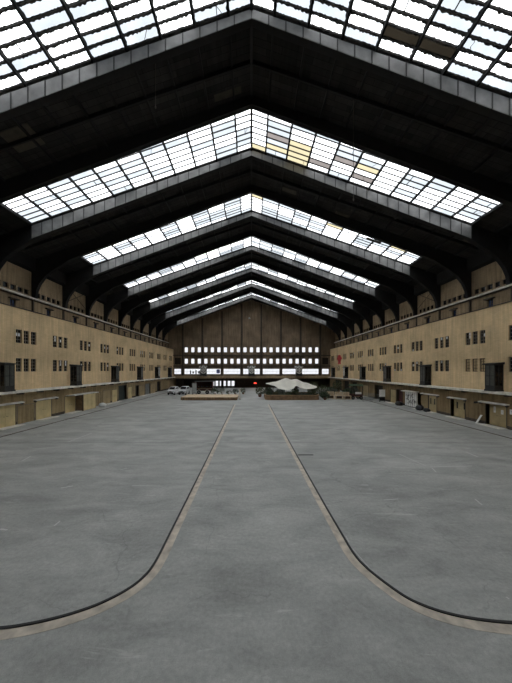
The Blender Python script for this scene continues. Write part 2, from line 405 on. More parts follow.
ROWZ = (5.33, 8.24)
for side, X, nm, y00 in ((-1, XL, 'left', 27.05), (1, XR, 'right', 27.50)):
    ops = []; spots = []
    for k in range(-8, 11):
        for q in range(3):
            a = y00 + BAY*k + q*0.93
            for r, z in enumerate(ROWZ):
                ops.append((a, a+WW, z, z+WH)); spots.append((a, z, k, r))
    w = grid_wall(1, X, 0.16*side, (YF, YB), (LEDGE, 11.75), ops, M_TAN, backskin=0.9*side)
    struct(w.build('wall_%s' % nm))
    for a, z, k, r in spots:
        p = PROTO[0] if R.random() < 0.4 else R.choice(PROTO)
        if side > 0 and r == 0 and k == 0: p = PROTO_B
        put_window(p, X, a if side < 0 else a+WW, z, side)
    # ledge
    b = MB(); b.box(X-0.85*side, X+0.3*side, YF, YB-1.0, LEDGE-0.24, LEDGE, M_PALE)
    for k in range(0, 38): b.box(X-0.7*side, X, YF+1+k*BAY/2, YF+1.14+k*BAY/2, LEDGE-0.42, LEDGE-0.17, M_PLINTH)
    struct(b.build('trim_%s_ledge' % nm))
    # top of the block and the edge pipe
    b = MB(); b.box(X+0.02*side, (XA+0.3)*side, YF, YB, 11.55, 11.75, M_PLINTH); struct(b.build('trim_%s_coping' % nm))
    b = MB(); b.tube([(X-0.06*side, YF, 11.80), (X-0.06*side, YB, 11.80)], 0.045, M_PIPE)
    struct(b.build('trim_%s_pipe' % nm))
    # attic wall with blue windows, ledge, vents
    ops = []; sp = []
    bays = [GY[i] for i in range(len(GY)-1)]
    for y in bays + [GY[-1]]:
        c = y + BAY/2
        if c > YB-1: continue
        ops.append((c-0.33, c+0.33, 12.05, 13.0)); sp.append((0, c-0.33, 12.05))
        for q in range(5):
            a = y + 0.52 + q*0.86
            ops.append((a, a+0.66, 14.04, 14.60)); sp.append((1, a, 14.04))
    Xa = XA*side
    w = grid_wall(1, Xa, 0.2*side, (YF, YB), (11.7, zroof(XA)+0.02), ops, M_ATTIC, backskin=0.5*side)
    struct(w.build('wall_%s_attic' % nm))
    for t, a, z in sp:
        if t == 0:
            put_window(PROTO_BLUE, Xa, a if side < 0 else a+0.66, z, side)
            b = MB(); b.box(Xa-0.28*side, Xa+0.05*side, a-0.25, a+0.91, 13.02, 13.12, M_PIPE)
            struct(b.build('trim_window_hood'))
        else: put_window(PROTO_V, Xa, a if side < 0 else a+0.66, z, side)
    b = MB(); b.box(Xa-0.38*side, Xa+0.1*side, YF, YB, 13.62, 13.78, M_PALE); b.box(Xa-0.2*side, Xa+0.1*side, YF, YB, 13.5, 13.62, M_PLINTH)
    struct(b.build('trim_%s_cornice' % nm))
for p in PROTO + [PROTO_B, PROTO_BLUE, PROTO_V]:
    for c in list(p.children): bpy.data.objects.remove(c)
    bpy.data.objects.remove(p)

# ------------------------------------------------------------------ end wall
PITCH = 5.93; WP = 1.975
ops = []
for r, (z0, z1) in enumerate(((7.4, 8.95), (10.85, 12.4))):
    for i in range(-10, 11): ops.append((i*WP-0.53, i*WP+0.53, z0, z1))
for i in range(-3, 4): ops.append((i*PITCH-2.55, i*PITCH+2.55, 4.22, 5.9))
ops.append((-23.4, -21.3, 4.22, 5.9)); ops.append((21.3, 23.4, 4.22, 5.9))
for z0, z1 in ((7.25, 9.2),):
    ops += [(-23.3, -21.4, z0, z1), (21.4, 23.3, z0, z1)]
LOWOPS = [(-12.5, -11.6, .45, 2.15), (-11.3, -10.4, .45, 2.15), (-10.0, -9.5, .45, 2.15), (-8.8, -8.0, .45, 2.15), (-7.5, -6.6, .45, 2.15), (-6.3, -5.3, .45, 2.15)]
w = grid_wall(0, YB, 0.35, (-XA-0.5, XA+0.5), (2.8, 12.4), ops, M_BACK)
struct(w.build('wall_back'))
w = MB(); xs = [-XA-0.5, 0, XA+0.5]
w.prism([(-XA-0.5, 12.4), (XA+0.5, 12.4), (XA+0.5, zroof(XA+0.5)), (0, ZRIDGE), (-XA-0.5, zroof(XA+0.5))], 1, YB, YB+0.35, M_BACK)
struct(w.build('wall_back_gable'))
w = grid_wall(0, YB+2.9, 0.3, (-XA-0.5, XA+0.5), (0, 3.0), LOWOPS, M_PLINTH); struct(w.build('wall_back_lower'))
b = MB(); b.box(-XA, XA, YB-1.0, YB+3.3, 2.78, 3.05, M_BACK); b.box(XL-0.05, XR+0.05, YB-1.0, YB-0.8, 2.78, 3.78, M_LOW2); struct(b.build('trim_back_gallery'))
for z, d, t in ((6.55, 0.35, 0.3), (9.75, 0.35, 0.3)):
    b = MB(); b.box(-XA, XA, YB-d, YB+0.1, z, z+t, M_PLINTH); struct(b.build('trim_back_band'))
for i in range(8):
    x = (i-3.5)*PITCH
    b = MB(); b.box(x-0.24, x+0.24, YB-0.32, YB+0.1, 3.05, zroof(x)-0.5, M_PLINTH); struct(b.build('trim_back_pilaster'))
for x in (-21.6, 21.6):
    b = MB(); b.box(x-0.25, x+0.25, YB+2.2, YB+2.7, 0, 2.8, M_PLINTH); struct(b.build('column'))
for side in (-1, 1):   # side returns beside the undercroft
    b = MB(); b.box(side*23.65, side*25.8, YB+0.0, YB+3.3, 0, 3.0, M_PLINTH); struct(b.build('wall_back_return'))
def back_window(a0, a1, z0, z1, y, nc, nr, poster=None, label=None):
    NWIN[0] += 1
    e = empty('window_%d' % NWIN[0], (a0, y, z0)); struct(e)
    w, h = a1-a0, z1-z0; f = MB(); t = 0.06
    f.box(0, t, 0.1, 0.2, 0, h, M_WFRAME); f.box(w-t, w, 0.1, 0.2, 0, h, M_WFRAME)
    f.box(t, w-t, 0.1, 0.2, 0, t, M_WFRAME); f.box(t, w-t, 0.1, 0.2, h-t, h, M_WFRAME)
    for i in range(1, nc): f.box(w*i/nc-0.022, w*i/nc+0.022, 0.12, 0.18, t, h-t, M_GREYM)
    for j in range(1, nr): f.box(t, w-t, 0.12, 0.18, h*j/nr-0.025, h*j/nr+0.025, M_GREYM)
    f.build('window_frame', e)
    g = MB(); g.box(0.02, w-0.02, 0.145, 0.157, 0.02, h-0.02, P_WIN); g.build('pane', e)
for a in ops:
    if a[2] == 7.25:
        b = MB(); b.box(a[0]-0.05, a[1]+0.05, YB+0.36, YB+0.5, a[2]-0.05, a[3]+0.05, M_REVEAL_SHADE); struct(b.build('wall_back_recess')); continue
    wide = a[1]-a[0] > 1.5
    back_window(*a, YB, 6 if a[1]-a[0] > 3 else (3 if wide else 1), 2 if wide else 1)
for a in LOWOPS: back_window(*a, YB+2.9, 1, 2)
# posters stuck on the gallery windows
b = MB()
for i, (x, w, h) in enumerate(((-18.6, .35, 1.0), (-17.9, .5, .7), (-17.0, .4, 1.1), (-16.2, .55, .8), (-15.7, .2, 1.1))):
    b.box(x, x+w, YB+0.05, YB+0.08, 4.35+0.1*(i % 2), 4.35+h, M_GREYM)
tag(b.build('window_lettering'), 'faded blue-grey stickers on the long gallery window beside the white cars', 'sticker')
b = MB(); b.box(-10.6, -9.55, YB+0.05, YB+0.09, 4.5, 5.7, M_BLUEP)
tag(b.build('window_poster'), 'blue square poster stuck on a gallery window of the end wall', 'poster')

# wall behind the camera
w = MB(); w.prism([(-XA-0.5, 0), (XA+0.5, 0), (XA+0.5, zroof(XA+0.5)), (0, ZRIDGE), (-XA-0.5, zroof(XA+0.5))], 1, YF-0.35, YF, M_BACK)
struct(w.build('wall_front'))

# ------------------------------------------------------------------ roof: dark decks, purlins
b = MB(); T = 0.14; XE = XA+0.6
def deck(x0, x1, y0, y1):
    for s in (-1, 1):
        a, c = s*x0, s*x1
        vs = [(a,y0,zroof(a)),(c,y0,zroof(c)),(c,y1,zroof(c)),(a,y1,zroof(a))]
        vs += [(x,y,z+T) for x,y,z in vs]
        b.faces(vs, [(0,1,2,3),(4,5,6,7),(0,1,5,4),(1,2,6,5),(2,3,7,6),(3,0,4,7)], M_ROOF)
SKY = []
for i, y in enumerate(GY):
    y1 = GY[i+1] if i+1 < len(GY) else YB+0.4
    if i % 2 == 1 and y > -1: SKY.append((y, y1)); deck(XSKY, XE, y, y1)
    else: deck(0, XE, y, y1)
deck(0, XE, YF-0.5, GY[0])
# paler replacement boards under the deck
def roofpt(u, v):
    Y = 21.3*F/((V0-v) + SL*abs(u-U0)); return (u-U0)/F*Y, Y
def patch(u0, v0, lx, ly):
    x, y = roofpt(u0, v0); x1 = x+lx; y1 = y+ly
    b.faces([(p, q, zroof(p)+dz) for dz in (-0.03, 0.0) for p, q in ((x,y),(x1,y),(x1,y1),(x,y1))], [(0,1,2,3),(4,5,6,7),(0,1,5,4),(1,2,6,5),(2,3,7,6),(3,0,4,7)], M_PATCH)
for q in ((-2,133,1.9,1.6),(214,95,2.0,.5),(281,186,1.7,.6),(336,211,1.8,.6),(350,219,1.8,.6),(407,242,1.7,.6),(421,249,1.8,.6),(437,257,1.8,.5),(474,233,2.6,1.5),(404,262,1.8,1.4),(367,237,1.8,.5)):
    patch(*q)
struct(b.build('ceiling'))
for s in (-1, 1):
    for x in PX + [23.3]:
        x *= s; q = MB(); q.box(x-0.07, x+0.07, YF, YB, zroof(x)-0.16, zroof(x)+0.03, M_PURLIN); struct(q.build('ceiling_beam'))
for i, y in enumerate(GY):
    if i % 2 == 0 and y < 78:
        yc = y+BAY/2; q = MB()
        for s in (-1, 1): q.prism([(0, ZRIDGE-0.3), (s*24, zroof(24)-0.3), (s*24, zroof(24)), (0, ZRIDGE)], 1, yc-0.05, yc+0.05, M_PURLIN)
        struct(q.build('ceiling_beam'))
for s in (-1, 1):
    q = MB(); q.prism([(s*24.75, 16.95), (s*(XA-0.01), 16.75), (s*(XA-0.01), zroof(XA)), (s*24.75, zroof(24.75))], 1, YF, YB, M_PURLIN); struct(q.build('ceiling_beam'))
q = MB(); q.box(-0.09, 0.09, YF, YB, ZRIDGE-0.3, ZRIDGE+0.02, M_STEEL); struct(q.build('ceiling_beam'))

# ------------------------------------------------------------------ girders
def zbot(x): return H + 20.55 - 0.377*x
HAUNCH = [(20.9,18.15),(21.8,17.55),(22.8,16.95),(23.7,16.25),(24.35,15.4),(24.7,14.6),(24.82,13.79)]
def make_girder(y, lit, idx, label):
    e = empty('roof_girder', (0, y, zbot(0)))
    z0 = zbot(0)
    prof = []
    xs = [0, 5, 10, 15, 20.9]
    low = [(x, zbot(x)) for x in xs[:-1]] + HAUNCH
    outer = [(XA-0.02, 13.79), (XA-0.02, zroof(XA-0.02)+0.02)]
    half = low + outer
    w = MB()
    full = [(-x, z) for x, z in half[::-1]][:-1] + half + [(0, zroof(0)+0.02)]
    full = [(x, z-z0) for x, z in full]
    w.prism(full, 1, -0.13, 0.13, M_STEEL)
    w.build('web', e)
    fl_ = MB()
    for s in (-1, 1):
        for i in range(len(low)-1):
            (xa, za), (xb, zb_) = low[i], low[i+1]
            fl_.prism([(s*xa, za-z0), (s*xb, zb_-z0), (s*xb, zb_-z0+0.05), (s*xa, za-z0+0.05)], 1, -0.2, 0.2, M_STEEL)
    fl_.build('flange', e)
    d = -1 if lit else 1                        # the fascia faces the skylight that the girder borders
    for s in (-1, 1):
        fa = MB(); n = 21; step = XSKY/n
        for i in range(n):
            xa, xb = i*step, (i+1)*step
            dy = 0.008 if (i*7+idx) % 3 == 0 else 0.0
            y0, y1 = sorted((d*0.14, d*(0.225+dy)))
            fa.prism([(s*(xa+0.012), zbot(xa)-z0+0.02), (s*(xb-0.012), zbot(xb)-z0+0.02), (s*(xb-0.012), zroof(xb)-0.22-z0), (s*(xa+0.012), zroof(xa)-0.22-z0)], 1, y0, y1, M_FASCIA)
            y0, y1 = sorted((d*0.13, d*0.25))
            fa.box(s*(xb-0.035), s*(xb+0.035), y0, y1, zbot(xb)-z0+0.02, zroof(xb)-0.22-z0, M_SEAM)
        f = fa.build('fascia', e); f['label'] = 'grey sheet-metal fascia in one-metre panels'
    for s in (-1, 1):
        c = MB(); c.box(s*(XA-0.16), s*(XA-0.01), -0.1, 0.1, 11.76-z0, 13.5-z0, M_PLINTH); c.build('pilaster', e)
    tag(e, label, 'girder', 'roof girders')
vis = [y for y in GY if y > 10]
for i, y in enumerate(GY):
    lit = i % 2 == 0
    if y < 10:
        n = sum(1 for g in GY if y <= g < 10)
        lab = 'dark steel roof girder above the camera, %s one back from the nearest skylight' % ORD[n-1]
    else:
        j = vis.index(y)
        kth = ORD[(j)//2]
        lab = ('steel roof girder with grey fascia closing the far edge of the %s skylight strip' % ORD[(j-1)//2]) if lit else \
              ('dark steel roof girder along the near edge of the %s skylight strip' % kth)
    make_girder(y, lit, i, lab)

# ------------------------------------------------------------------ skylights
NR = 8
def make_skylight(y0, y1, s, label, near, seed):
    r = random.Random(seed)
    ya, yb = y0+0.24, y1-0.24
    e = empty('skylight', (0, ya, ZRIDGE)); L_ = yb-ya
    def Z(x): return -SL*abs(x)+0.02
    cols = [0.09] + PX
    g = MB(); bars = MB(); dirt = MB()
    rp = L_/NR
    for c in range(len(cols)-1):
        xa, xb = cols[c], cols[c+1]
        tone = r.random()
        for k in range(NR):
            q = r.random()
            mt = P_CLEAR if q < 0.64 else P_COOL
            if s > 0:
                if near == 2 and c == 2 and k >= 4: mt = P_YELL
                elif near == 2 and q > 0.955: mt = P_YELL
                elif near == 2 and (c, k) in ((1,4),(3,6),(4,4),(5,6)): mt = P_TAUPE
                elif near == 1 and (c, k) in ((4,6),(5,6),(8,3)): mt = P_BROWN
                elif near == 3 and q > 0.96: mt = P_YELL
            elif near == 3 and q > 0.985: mt = P_TAUPE
            a, d = k*rp, (k+1)*rp
            xm = [xa, xb]
            if r.random() < (0.22 if s > 0 else 0.08): xm = [xa, xa+(xb-xa)*r.uniform(0.3, 0.7), xb]
            for i in range(len(xm)-1):
                x0, x1 = s*xm[i], s*xm[i+1]
                g.faces([(x0,a,Z(x0)),(x1,a,Z(x1)),(x1,d,Z(x1)),(x0,d,Z(x0))], [(0,1,2,3)], mt)
                if i > 0: bars.box(x0-0.02, x0+0.02, a, d, Z(x0)-0.05, Z(x0)+0.01, M_BAR)
            if r.random() < 0.12:     # a cracked pane: dark crack of putty
                x0 = s*r.uniform(xa+0.2, xb-0.2); pts = [(x0, a)]
                for t in range(3): pts.append((pts[-1][0]+r.uniform(-0.18, 0.18), a+(t+1)*rp/3))
                for p, q2 in zip(pts, pts[1:]):
                    dirt.tube([(p[0], p[1], Z(p[0])-0.012), (q2[0], q2[1], Z(q2[0])-0.012)], 0.016, M_MOSS, 4)
    # glazing bars down the slope between the rows of panes
    tb = 0.032 if near == 1 else 0.042
    for k in range(NR+1):
        y = k*rp; x0, x1 = s*cols[0], s*cols[-1]
        bars.faces([(x0,y-tb,Z(x0)-0.05),(x1,y-tb,Z(x1)-0.05),(x1,y+tb,Z(x1)-0.05),(x0,y+tb,Z(x0)-0.05),
                    (x0,y-tb,Z(x0)+0.02),(x1,y-tb,Z(x1)+0.02),(x1,y+tb,Z(x1)+0.02),(x0,y+tb,Z(x0)+0.02)],
                   [(0,1,2,3),(4,5,6,7),(0,1,5,4),(1,2,6,5),(2,3,7,6),(3,0,4,7)], M_BAR)
    # irregular moss and dirt grown in along the bars
    if near <= 1:
        n = 260; amp = 0.06
        for k in range(NR+1):
            for sd in (-1, 1):
                hh = [max(0.02, (0.032 + amp*r.random()**1.6) * (1.25 if sd > 0 else 0.6)) for _ in range(n+1)]
                for i in range(n):
                    x0 = s*(cols[0]+(cols[-1]-cols[0])*i/n); x1 = s*(cols[0]+(cols[-1]-cols[0])*(i+1)/n); y = k*rp
                    if not (0 <= y+sd*0.1 <= L_): continue
                    dirt.faces([(x0,y,Z(x0)-0.015),(x1,y,Z(x1)-0.015),(x1,y+sd*(tb+hh[i+1]),Z(x1)-0.015),(x0,y+sd*(tb+hh[i]),Z(x0)-0.015),
                                (x0,y,Z(x0)+0.012),(x1,y,Z(x1)+0.012),(x1,y+sd*(tb+hh[i+1]),Z(x1)+0.012),(x0,y+sd*(tb+hh[i]),Z(x0)+0.012)],
                               [(0,1,2,3),(4,5,6,7),(2,3,7,6)], M_MOSS)
        for x in cols[1:]:
            for sd in (-1, 1):
                m_ = 48; hh = [0.02+0.07*r.random()**1.5 for _ in range(m_+1)]
                for i in range(m_):
                    xx = s*x; a, d = L_*i/m_, L_*(i+1)/m_
                    p0, p1 = xx+sd*(0.05+hh[i]), xx+sd*(0.05+hh[i+1])
                    dirt.faces([(xx,a,Z(xx)-0.015),(p0,a,Z(p0)-0.015),(p1,d,Z(p1)-0.015),(xx,d,Z(xx)-0.015)], [(0,1,2,3)], M_MOSS)
    for a, d in ((-0.235, -tb), (L_+tb, L_+0.235)):
        x0, x1 = s*cols[0], s*cols[-1]
        bars.faces([(x0,a,Z(x0)-0.06),(x1,a,Z(x1)-0.06),(x1,d,Z(x1)-0.06),(x0,d,Z(x0)-0.06),(x0,a,Z(x0)+0.02),(x1,a,Z(x1)+0.02),(x1,d,Z(x1)+0.02),(x0,d,Z(x0)+0.02)],
                   [(0,1,2,3),(4,5,6,7),(0,1,5,4),(1,2,6,5),(2,3,7,6),(3,0,4,7)], M_BAR)
    # edge curb down the outer side
    x = s*XSKY
    bars.box(x-0.05, x+0.05, 0, L_, Z(x)-0.06, Z(x)+0.05, M_BAR)
    g.build('glazing', e); bars.build('glazing_bars', e)
    if dirt.v: dirt.build('moss_edging', e)['kind'] = 'stuff'
    tag(e, label, 'skylight', 'skylight strips')
visky = [q for q in SKY if q[0] > 10]
for i, (y0, y1) in enumerate(SKY):
    for s in (-1, 1):
        sd = 'left' if s < 0 else 'right'
        if y0 < 10:
            near = 0 if y0 > 5 else -1
            n = sum(1 for q in SKY if y0 <= q[0] < 10)
            lab = 'glazed skylight strip overhead behind the camera, %s back, on the %s roof slope' % (ORD[n-1], sd)
            make_skylight(y0, y1, s, lab, 9, 100+i*2+s)
        else:
            near = visky.index((y0, y1))+1
            lab = '%s skylight strip counted from the camera, on the roof slope above the %s wall' % (['large mossy', 'patched', 'third', 'fourth', 'fifth', 'sixth', 'last'][near-1], sd)
            make_skylight(y0, y1, s, lab, near, 100+i*2+s)

# ------------------------------------------------------------------ oriel booths on the ledges
def make_oriel(L_, P_, h, ornament=False, rr=0.085):
    """local frame: wall face x=0, booth grows to +x, y along the wall, z=0 on the ledge"""
    e = empty('oriel_booth', (0,0,0))
    b = MB(); b.box(0.0, P_+0.05, -0.05, L_+0.05, 0.0, 0.16, M_ORIEL); b.prism([(0.05,0.0),(P_-0.1,0.0),(0.05,-0.34)], 1, 0.1, 0.2, M_ORIEL); b.prism([(0.05,0.0),(P_-0.1,0.0),(0.05,-0.34)], 1, L_-0.2, L_-0.1, M_ORIEL); b.build('base', e)
    b = MB(); b.prism([(0.0,h-0.14),(P_+0.14,h-0.14),(P_+0.14,h-0.04),(0.0,h+0.06)], 1, -0.14, L_+0.14, M_ORIEL); b.build('roof_cap', e)
    b = MB()
    t = 0.07
    for y in (0.0, L_-t): b.box(P_-t, P_, y, y+t, 0.16, h-0.14, M_ORIEL); b.box(0, t, y, y+t, 0.16, h-0.14, M_ORIEL)
    b.box(P_-t, P_, t, L_-t, 0.16, 0.55, M_ORIEL); b.box(P_-t, P_, t, L_-t, h-0.24, h-0.14, M_ORIEL)
    b.box(P_-t, P_, L_/2-0.03, L_/2+0.03, 0.55, h-0.24, M_ORIEL); b.box(P_-t, P_, t, L_-t, 1.45, 1.5, M_ORIEL)
    for y in (0.0, L_-t):
        b.box(t, P_-t, y, y+t, 0.16, 0.55, M_ORIEL); b.box(t, P_-t, y, y+t, h-0.24, h-0.14, M_ORIEL); b.box(P_/2-0.025, P_/2+0.025, y, y+t, 0.55, h-0.24, M_ORIEL)
    b.build('frame', e)
    g = MB(); g.box(P_-0.05, P_-0.03, t, L_-t, 0.55, h-0.24, M_OGLASS); g.build('front_pane', e)
    for y in (0.02, L_-0.05):
        g = MB(); g.box(t, P_-t, y, y+0.02, 0.55, h-0.24, M_DGLASS); g.build('side_pane', e)
    if ornament:
        o = MB(); cy, cz, x = L_/2, h*0.56, P_+0.03
        def loop(y0, z0, ry, rz, a0, a1, n=16, r=rr):
            o.tube([(x, y0+ry*math.cos(a0+(a1-a0)*i/n), z0+rz*math.sin(a0+(a1-a0)*i/n)) for i in range(n+1)], r, M_WHITE, 6)
        k = L_/1.2
        loop(cy, cz, 0.56*k, 0.95, 0, 6.283, 24, rr*1.15)
        for sx in (-1, 1):
            loop(cy+0.30*sx*k, cz+0.45, 0.2*k, 0.26, 0, 5.4); loop(cy+0.28*sx*k, cz-0.42, 0.2*k, 0.25, 1, 6.2)
            loop(cy+0.62*sx*k, cz+0.9, 0.16*k, 0.2, 0, 5.0)
        loop(cy, cz+1.1, 0.22*k, 0.2, 0, 6.283); loop(cy, cz, 0.12*k, 0.3, 0, 6.283)
        o.build('painted_ornament', e)['label'] = 'white scrolled ornament'
    return e
plain = make_oriel(1.05, 0.85, 2.7); fancy = make_oriel(1.15, 0.85, 2.75, True, 0.034)
for side, X, y0, nm in ((-1, XL, 24.9, 'left'), (1, XR, 25.5, 'right')):
    for k in range(6):
        src = fancy if k == 4 else plain
        y = y0 + 10.26*k
        o = dup(src, (X, y if side < 0 else y+1.05, LEDGE), 0 if side < 0 else math.pi)
        lab = ('oriel booth with white scrolled ornament on the ledge of the %s wall' % nm) if k == 4 else \
              'dark glazed oriel booth on the ledge of the %s wall, %s from the camera' % (nm, ORD[k])
        tag(o, lab, 'oriel', 'oriel booths of the side walls')
fb = make_oriel(1.85, 0.9, 3.05, True, 0.11)
for x, t in ((-14.3, 'over the parked cars and dark trailer'), (0.0, 'in the middle above the red lamp'), (14.1, 'above the cream canopy')):
    o = dup(fb, (x-0.92, YB-0.7, 3.77), -math.pi/2)
    tag(o, 'white ornament on a dark end-wall booth, %s' % t, 'oriel', 'oriel booths of the end wall')
for p in (plain, fancy, fb):
    for c in list(p.children): bpy.data.objects.remove(c)
    bpy.data.objects.remove(p)

# ------------------------------------------------------------------ doors in the lower walls
ND = [0]
def door(side, y0, y1, h, mt, label, leaves=2, depth=0.08, canopy=None, panes=None, handle=True, frame=None):
    X = XL if side < 0 else XR; ND[0] += 1
    s = -side                                    # towards the hall
    e = empty('door_%d' % ND[0], (X, (y0+y1)/2, 0)); w = y1-y0
    tag(e, label, 'door', kind='structure')
    f = MB(); fm = frame or M_WFRAME
    xi, xo = -depth*s, 0.03*s
    f.box(xi, xo, -w/2-0.07, -w/2, 0, h+0.07, fm); f.box(xi, xo, w/2, w/2+0.07, 0, h+0.07, fm); f.box(xi, xo, -w/2, w/2, h, h+0.07, fm)
    f.build('door_frame', e)
    lw = w/leaves
    for i in range(leaves):
        a, c = -w/2+i*lw+0.012, -w/2+(i+1)*lw-0.012
        lf = MB(); lf.box(-depth*s, (-depth+0.055)*s, a, c, 0.02, h-0.01, mt)
        if panes is None:
            lf.box((-depth+0.05)*s, (-depth+0.07)*s, a+0.1, c-0.1, 0.2, 0.3, mt); lf.box((-depth+0.05)*s, (-depth+0.07)*s, a+0.1, c-0.1, h-0.3, h-0.2, mt)
        leaf = lf.build('door_leaf', e)
        if panes:
            pm = MB(); cy = (a+c)/2; pw = min(0.2, lw*0.28)
            for q in panes: pm.box((-depth+0.05)*s, (-depth+0.065)*s, cy+q*lw-pw/2, cy+q*lw+pw/2, h*0.48, h*0.84, M_DGLASS)
            pm.build('pane', leaf)
        if handle:
            hm = MB(); yy = (c-0.12) if i % 2 == 0 else (a+0.12)
            hm.tube([((-depth+0.06)*s, yy, 1.02), ((-depth+0.12)*s, yy, 1.02), ((-depth+0.12)*s, yy+(-0.12 if i % 2 == 0 else 0.12), 1.02)], 0.014, M_STEEL, 6)
            hm.build('door_handle', leaf)
    if canopy:
        c = MB(); a, d, z = canopy[0]-(y0+y1)/2, canopy[1]-(y0+y1)/2, canopy[2]
        c.prism([(0.0, z+0.1), (0.34*s, z+0.04), (0.34*s, z-0.06), (0.0, z-0.04)], 1, a, d, M_CAN)
        c.box(0, 0.28*s, a+0.08, a+0.14, z-0.2, z, M_STEEL); c.box(0, 0.28*s, d-0.14, d-0.08, z-0.2, z, M_STEEL)
        c.build('canopy', e)['label'] = 'pale slab canopy'
    return e
LD = [ # y0, y1, h, material, leaves, depth, canopy, panes, label
 (24.75, 27.0, 2.08, M_DOOR, 2, 0.06, (24.2, 27.7, 2.2), None, 'tan double door under a canopy below the nearest oriel of the left wall'),
 (27.25, 29.3, 1.85, M_LOWL, 4, 0.06, None, None, 'wall-coloured panelled shutter between the two nearest canopied doors of the left wall'),
 (29.55, 31.8, 2.05, M_DOOR, 2, 0.05, (29.2, 32.6, 2.2), None, 'tan double door under a canopy, second canopied door along the left wall'),
 (34.15, 36.15, 2.1, M_DOOR, 2, 0.05, None, None, 'tan double door just before the projecting porch on the left wall'),
 (40.7, 42.3, 2.0, M_LOWL, 2, 0.05, None, None, 'brown panelled door just beyond the projecting porch, beside the white rag'),
 (42.9, 45.1, 2.2, M_DOORB, 2, 0.05, None, None, 'tan double door beyond the white rag on the left wall'),
 (45.7, 47.4, 2.1, M_DOOR, 2, 0.05, None, None, 'tan narrow double door just before the tall dark doorway'),
 (47.9, 51.0, 2.65, M_DGREEN, 2, 0.4, None, None, 'tall dark green doorway set deep in the left wall'),
 (51.5, 53.2, 2.2, M_DOOR, 1, 0.05, None, None, 'tan single door just beyond the tall dark doorway'),
 (55.0, 56.4, 2.3, M_REVEAL_SHADE, 1, 0.4, None, None, 'narrow dark doorway between tan doors far along the left wall'),
 (56.7, 59.6, 2.2, M_DOORB, 2, 0.05, None, None, 'wide tan door far along the left wall beyond the narrow dark doorway'),
 (60.0, 62.8, 2.4, M_GREYM, 2, 0.2, None, None, 'grey glazed door far along the left wall'),
 (63.1, 66.2, 2.2, M_DOORB, 2, 0.05, None, None, 'tan door beside the ornamented oriel far along the left wall'),
 (67.4, 70.0, 2.5, M_REVEAL_SHADE, 2, 0.4, None, None, 'dark doorway nearest the white cars on the left wall'),
]
M_DOORR = mat('drab_tan_door', (0.46, 0.36, 0.19), 0.6, var=0.15, scale=1.2)
RD = [
 (25.2, 27.4, 2.1, M_DOORR, 2, 0.4, (24.9, 28.0, 2.24), None, 'recessed tan double door with paper notices under a canopy on the right wall'),
 (30.1, 32.2, 2.1, M_DOORR, 2, 0.4, (29.85, 32.5, 2.22), (0.0,), 'recessed tan double door with two narrow panes and a canopy, alone on the right wall'),
 (34.7, 36.2, 2.1, M_DOORR, 2, 0.06, (34.2, 37.6, 2.25), (0.0,), 'tan door with two narrow panes beside the dark rubbish bags'),
 (36.4, 38.5, 2.2, M_DOORB, 2, 0.4, None, None, 'brown recessed doorway between the graffiti shutter and the tan paned door'),
 (42.5, 44.2, 2.3, M_MAROON, 1, 0.4, None, None, 'dark maroon door next to the graffiti shutter'),
 (44.5, 46.2, 2.2, M_DOORR, 2, 0.06, None, None, 'tan door between the maroon door and the white notice board'),
 (49.0, 52.0, 2.6, M_REVEAL_SHADE, 2, 0.4, None, None, 'dark wide doorway behind the grey barriers on the right wall'),
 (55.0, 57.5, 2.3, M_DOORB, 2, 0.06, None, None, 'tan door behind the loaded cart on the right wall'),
 (61.0, 64.5, 2.7, M_REVEAL_SHADE, 2, 0.4, None, None, 'first added shade recess behind the plants far along the right wall'),  # this and the next two: added dark recesses standing for shade on the wall
 (66.0, 70.0, 2.7, M_REVEAL_SHADE, 2, 0.4, None, None, 'second added shade recess behind the plants far along the right wall'),
 (71.5, 77.5, 2.7, M_REVEAL_SHADE, 2, 0.4, None, None, 'widest added shade recess at the far end of the right wall'),
]
for side, X, nm, lst in ((-1, XL, 'left', LD), (1, XR, 'right', RD)):
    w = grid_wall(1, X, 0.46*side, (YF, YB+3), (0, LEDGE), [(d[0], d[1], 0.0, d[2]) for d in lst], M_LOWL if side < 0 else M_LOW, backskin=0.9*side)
    struct(w.build('wall_%s_lower' % nm))
    ys = YF
    b = MB()
    for d in sorted(lst):
        if d[0]-0.1 > ys: b.box(X-0.03*side, X+0.02*side, ys, d[0]-0.1, 0, 0.30, M_PLINTH)
        ys = d[1]+0.1
    b.box(X-0.03*side, X+0.02*side, ys, YB, 0, 0.30, M_PLINTH)
    struct(b.build('baseboard_%s' % nm))
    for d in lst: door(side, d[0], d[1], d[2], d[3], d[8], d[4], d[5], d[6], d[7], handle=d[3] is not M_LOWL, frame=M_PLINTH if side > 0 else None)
    b = MB()
    for d in lst:
        if d[3] in (M_DOOR, M_DOORB, M_DOORR): b.box(X-0.9*side, X-0.04*side, d[0]-0.15, d[1]+0.15, 0, 0.035, M_PALE)
    struct(b.build('trim_%s_doorsteps' % nm))

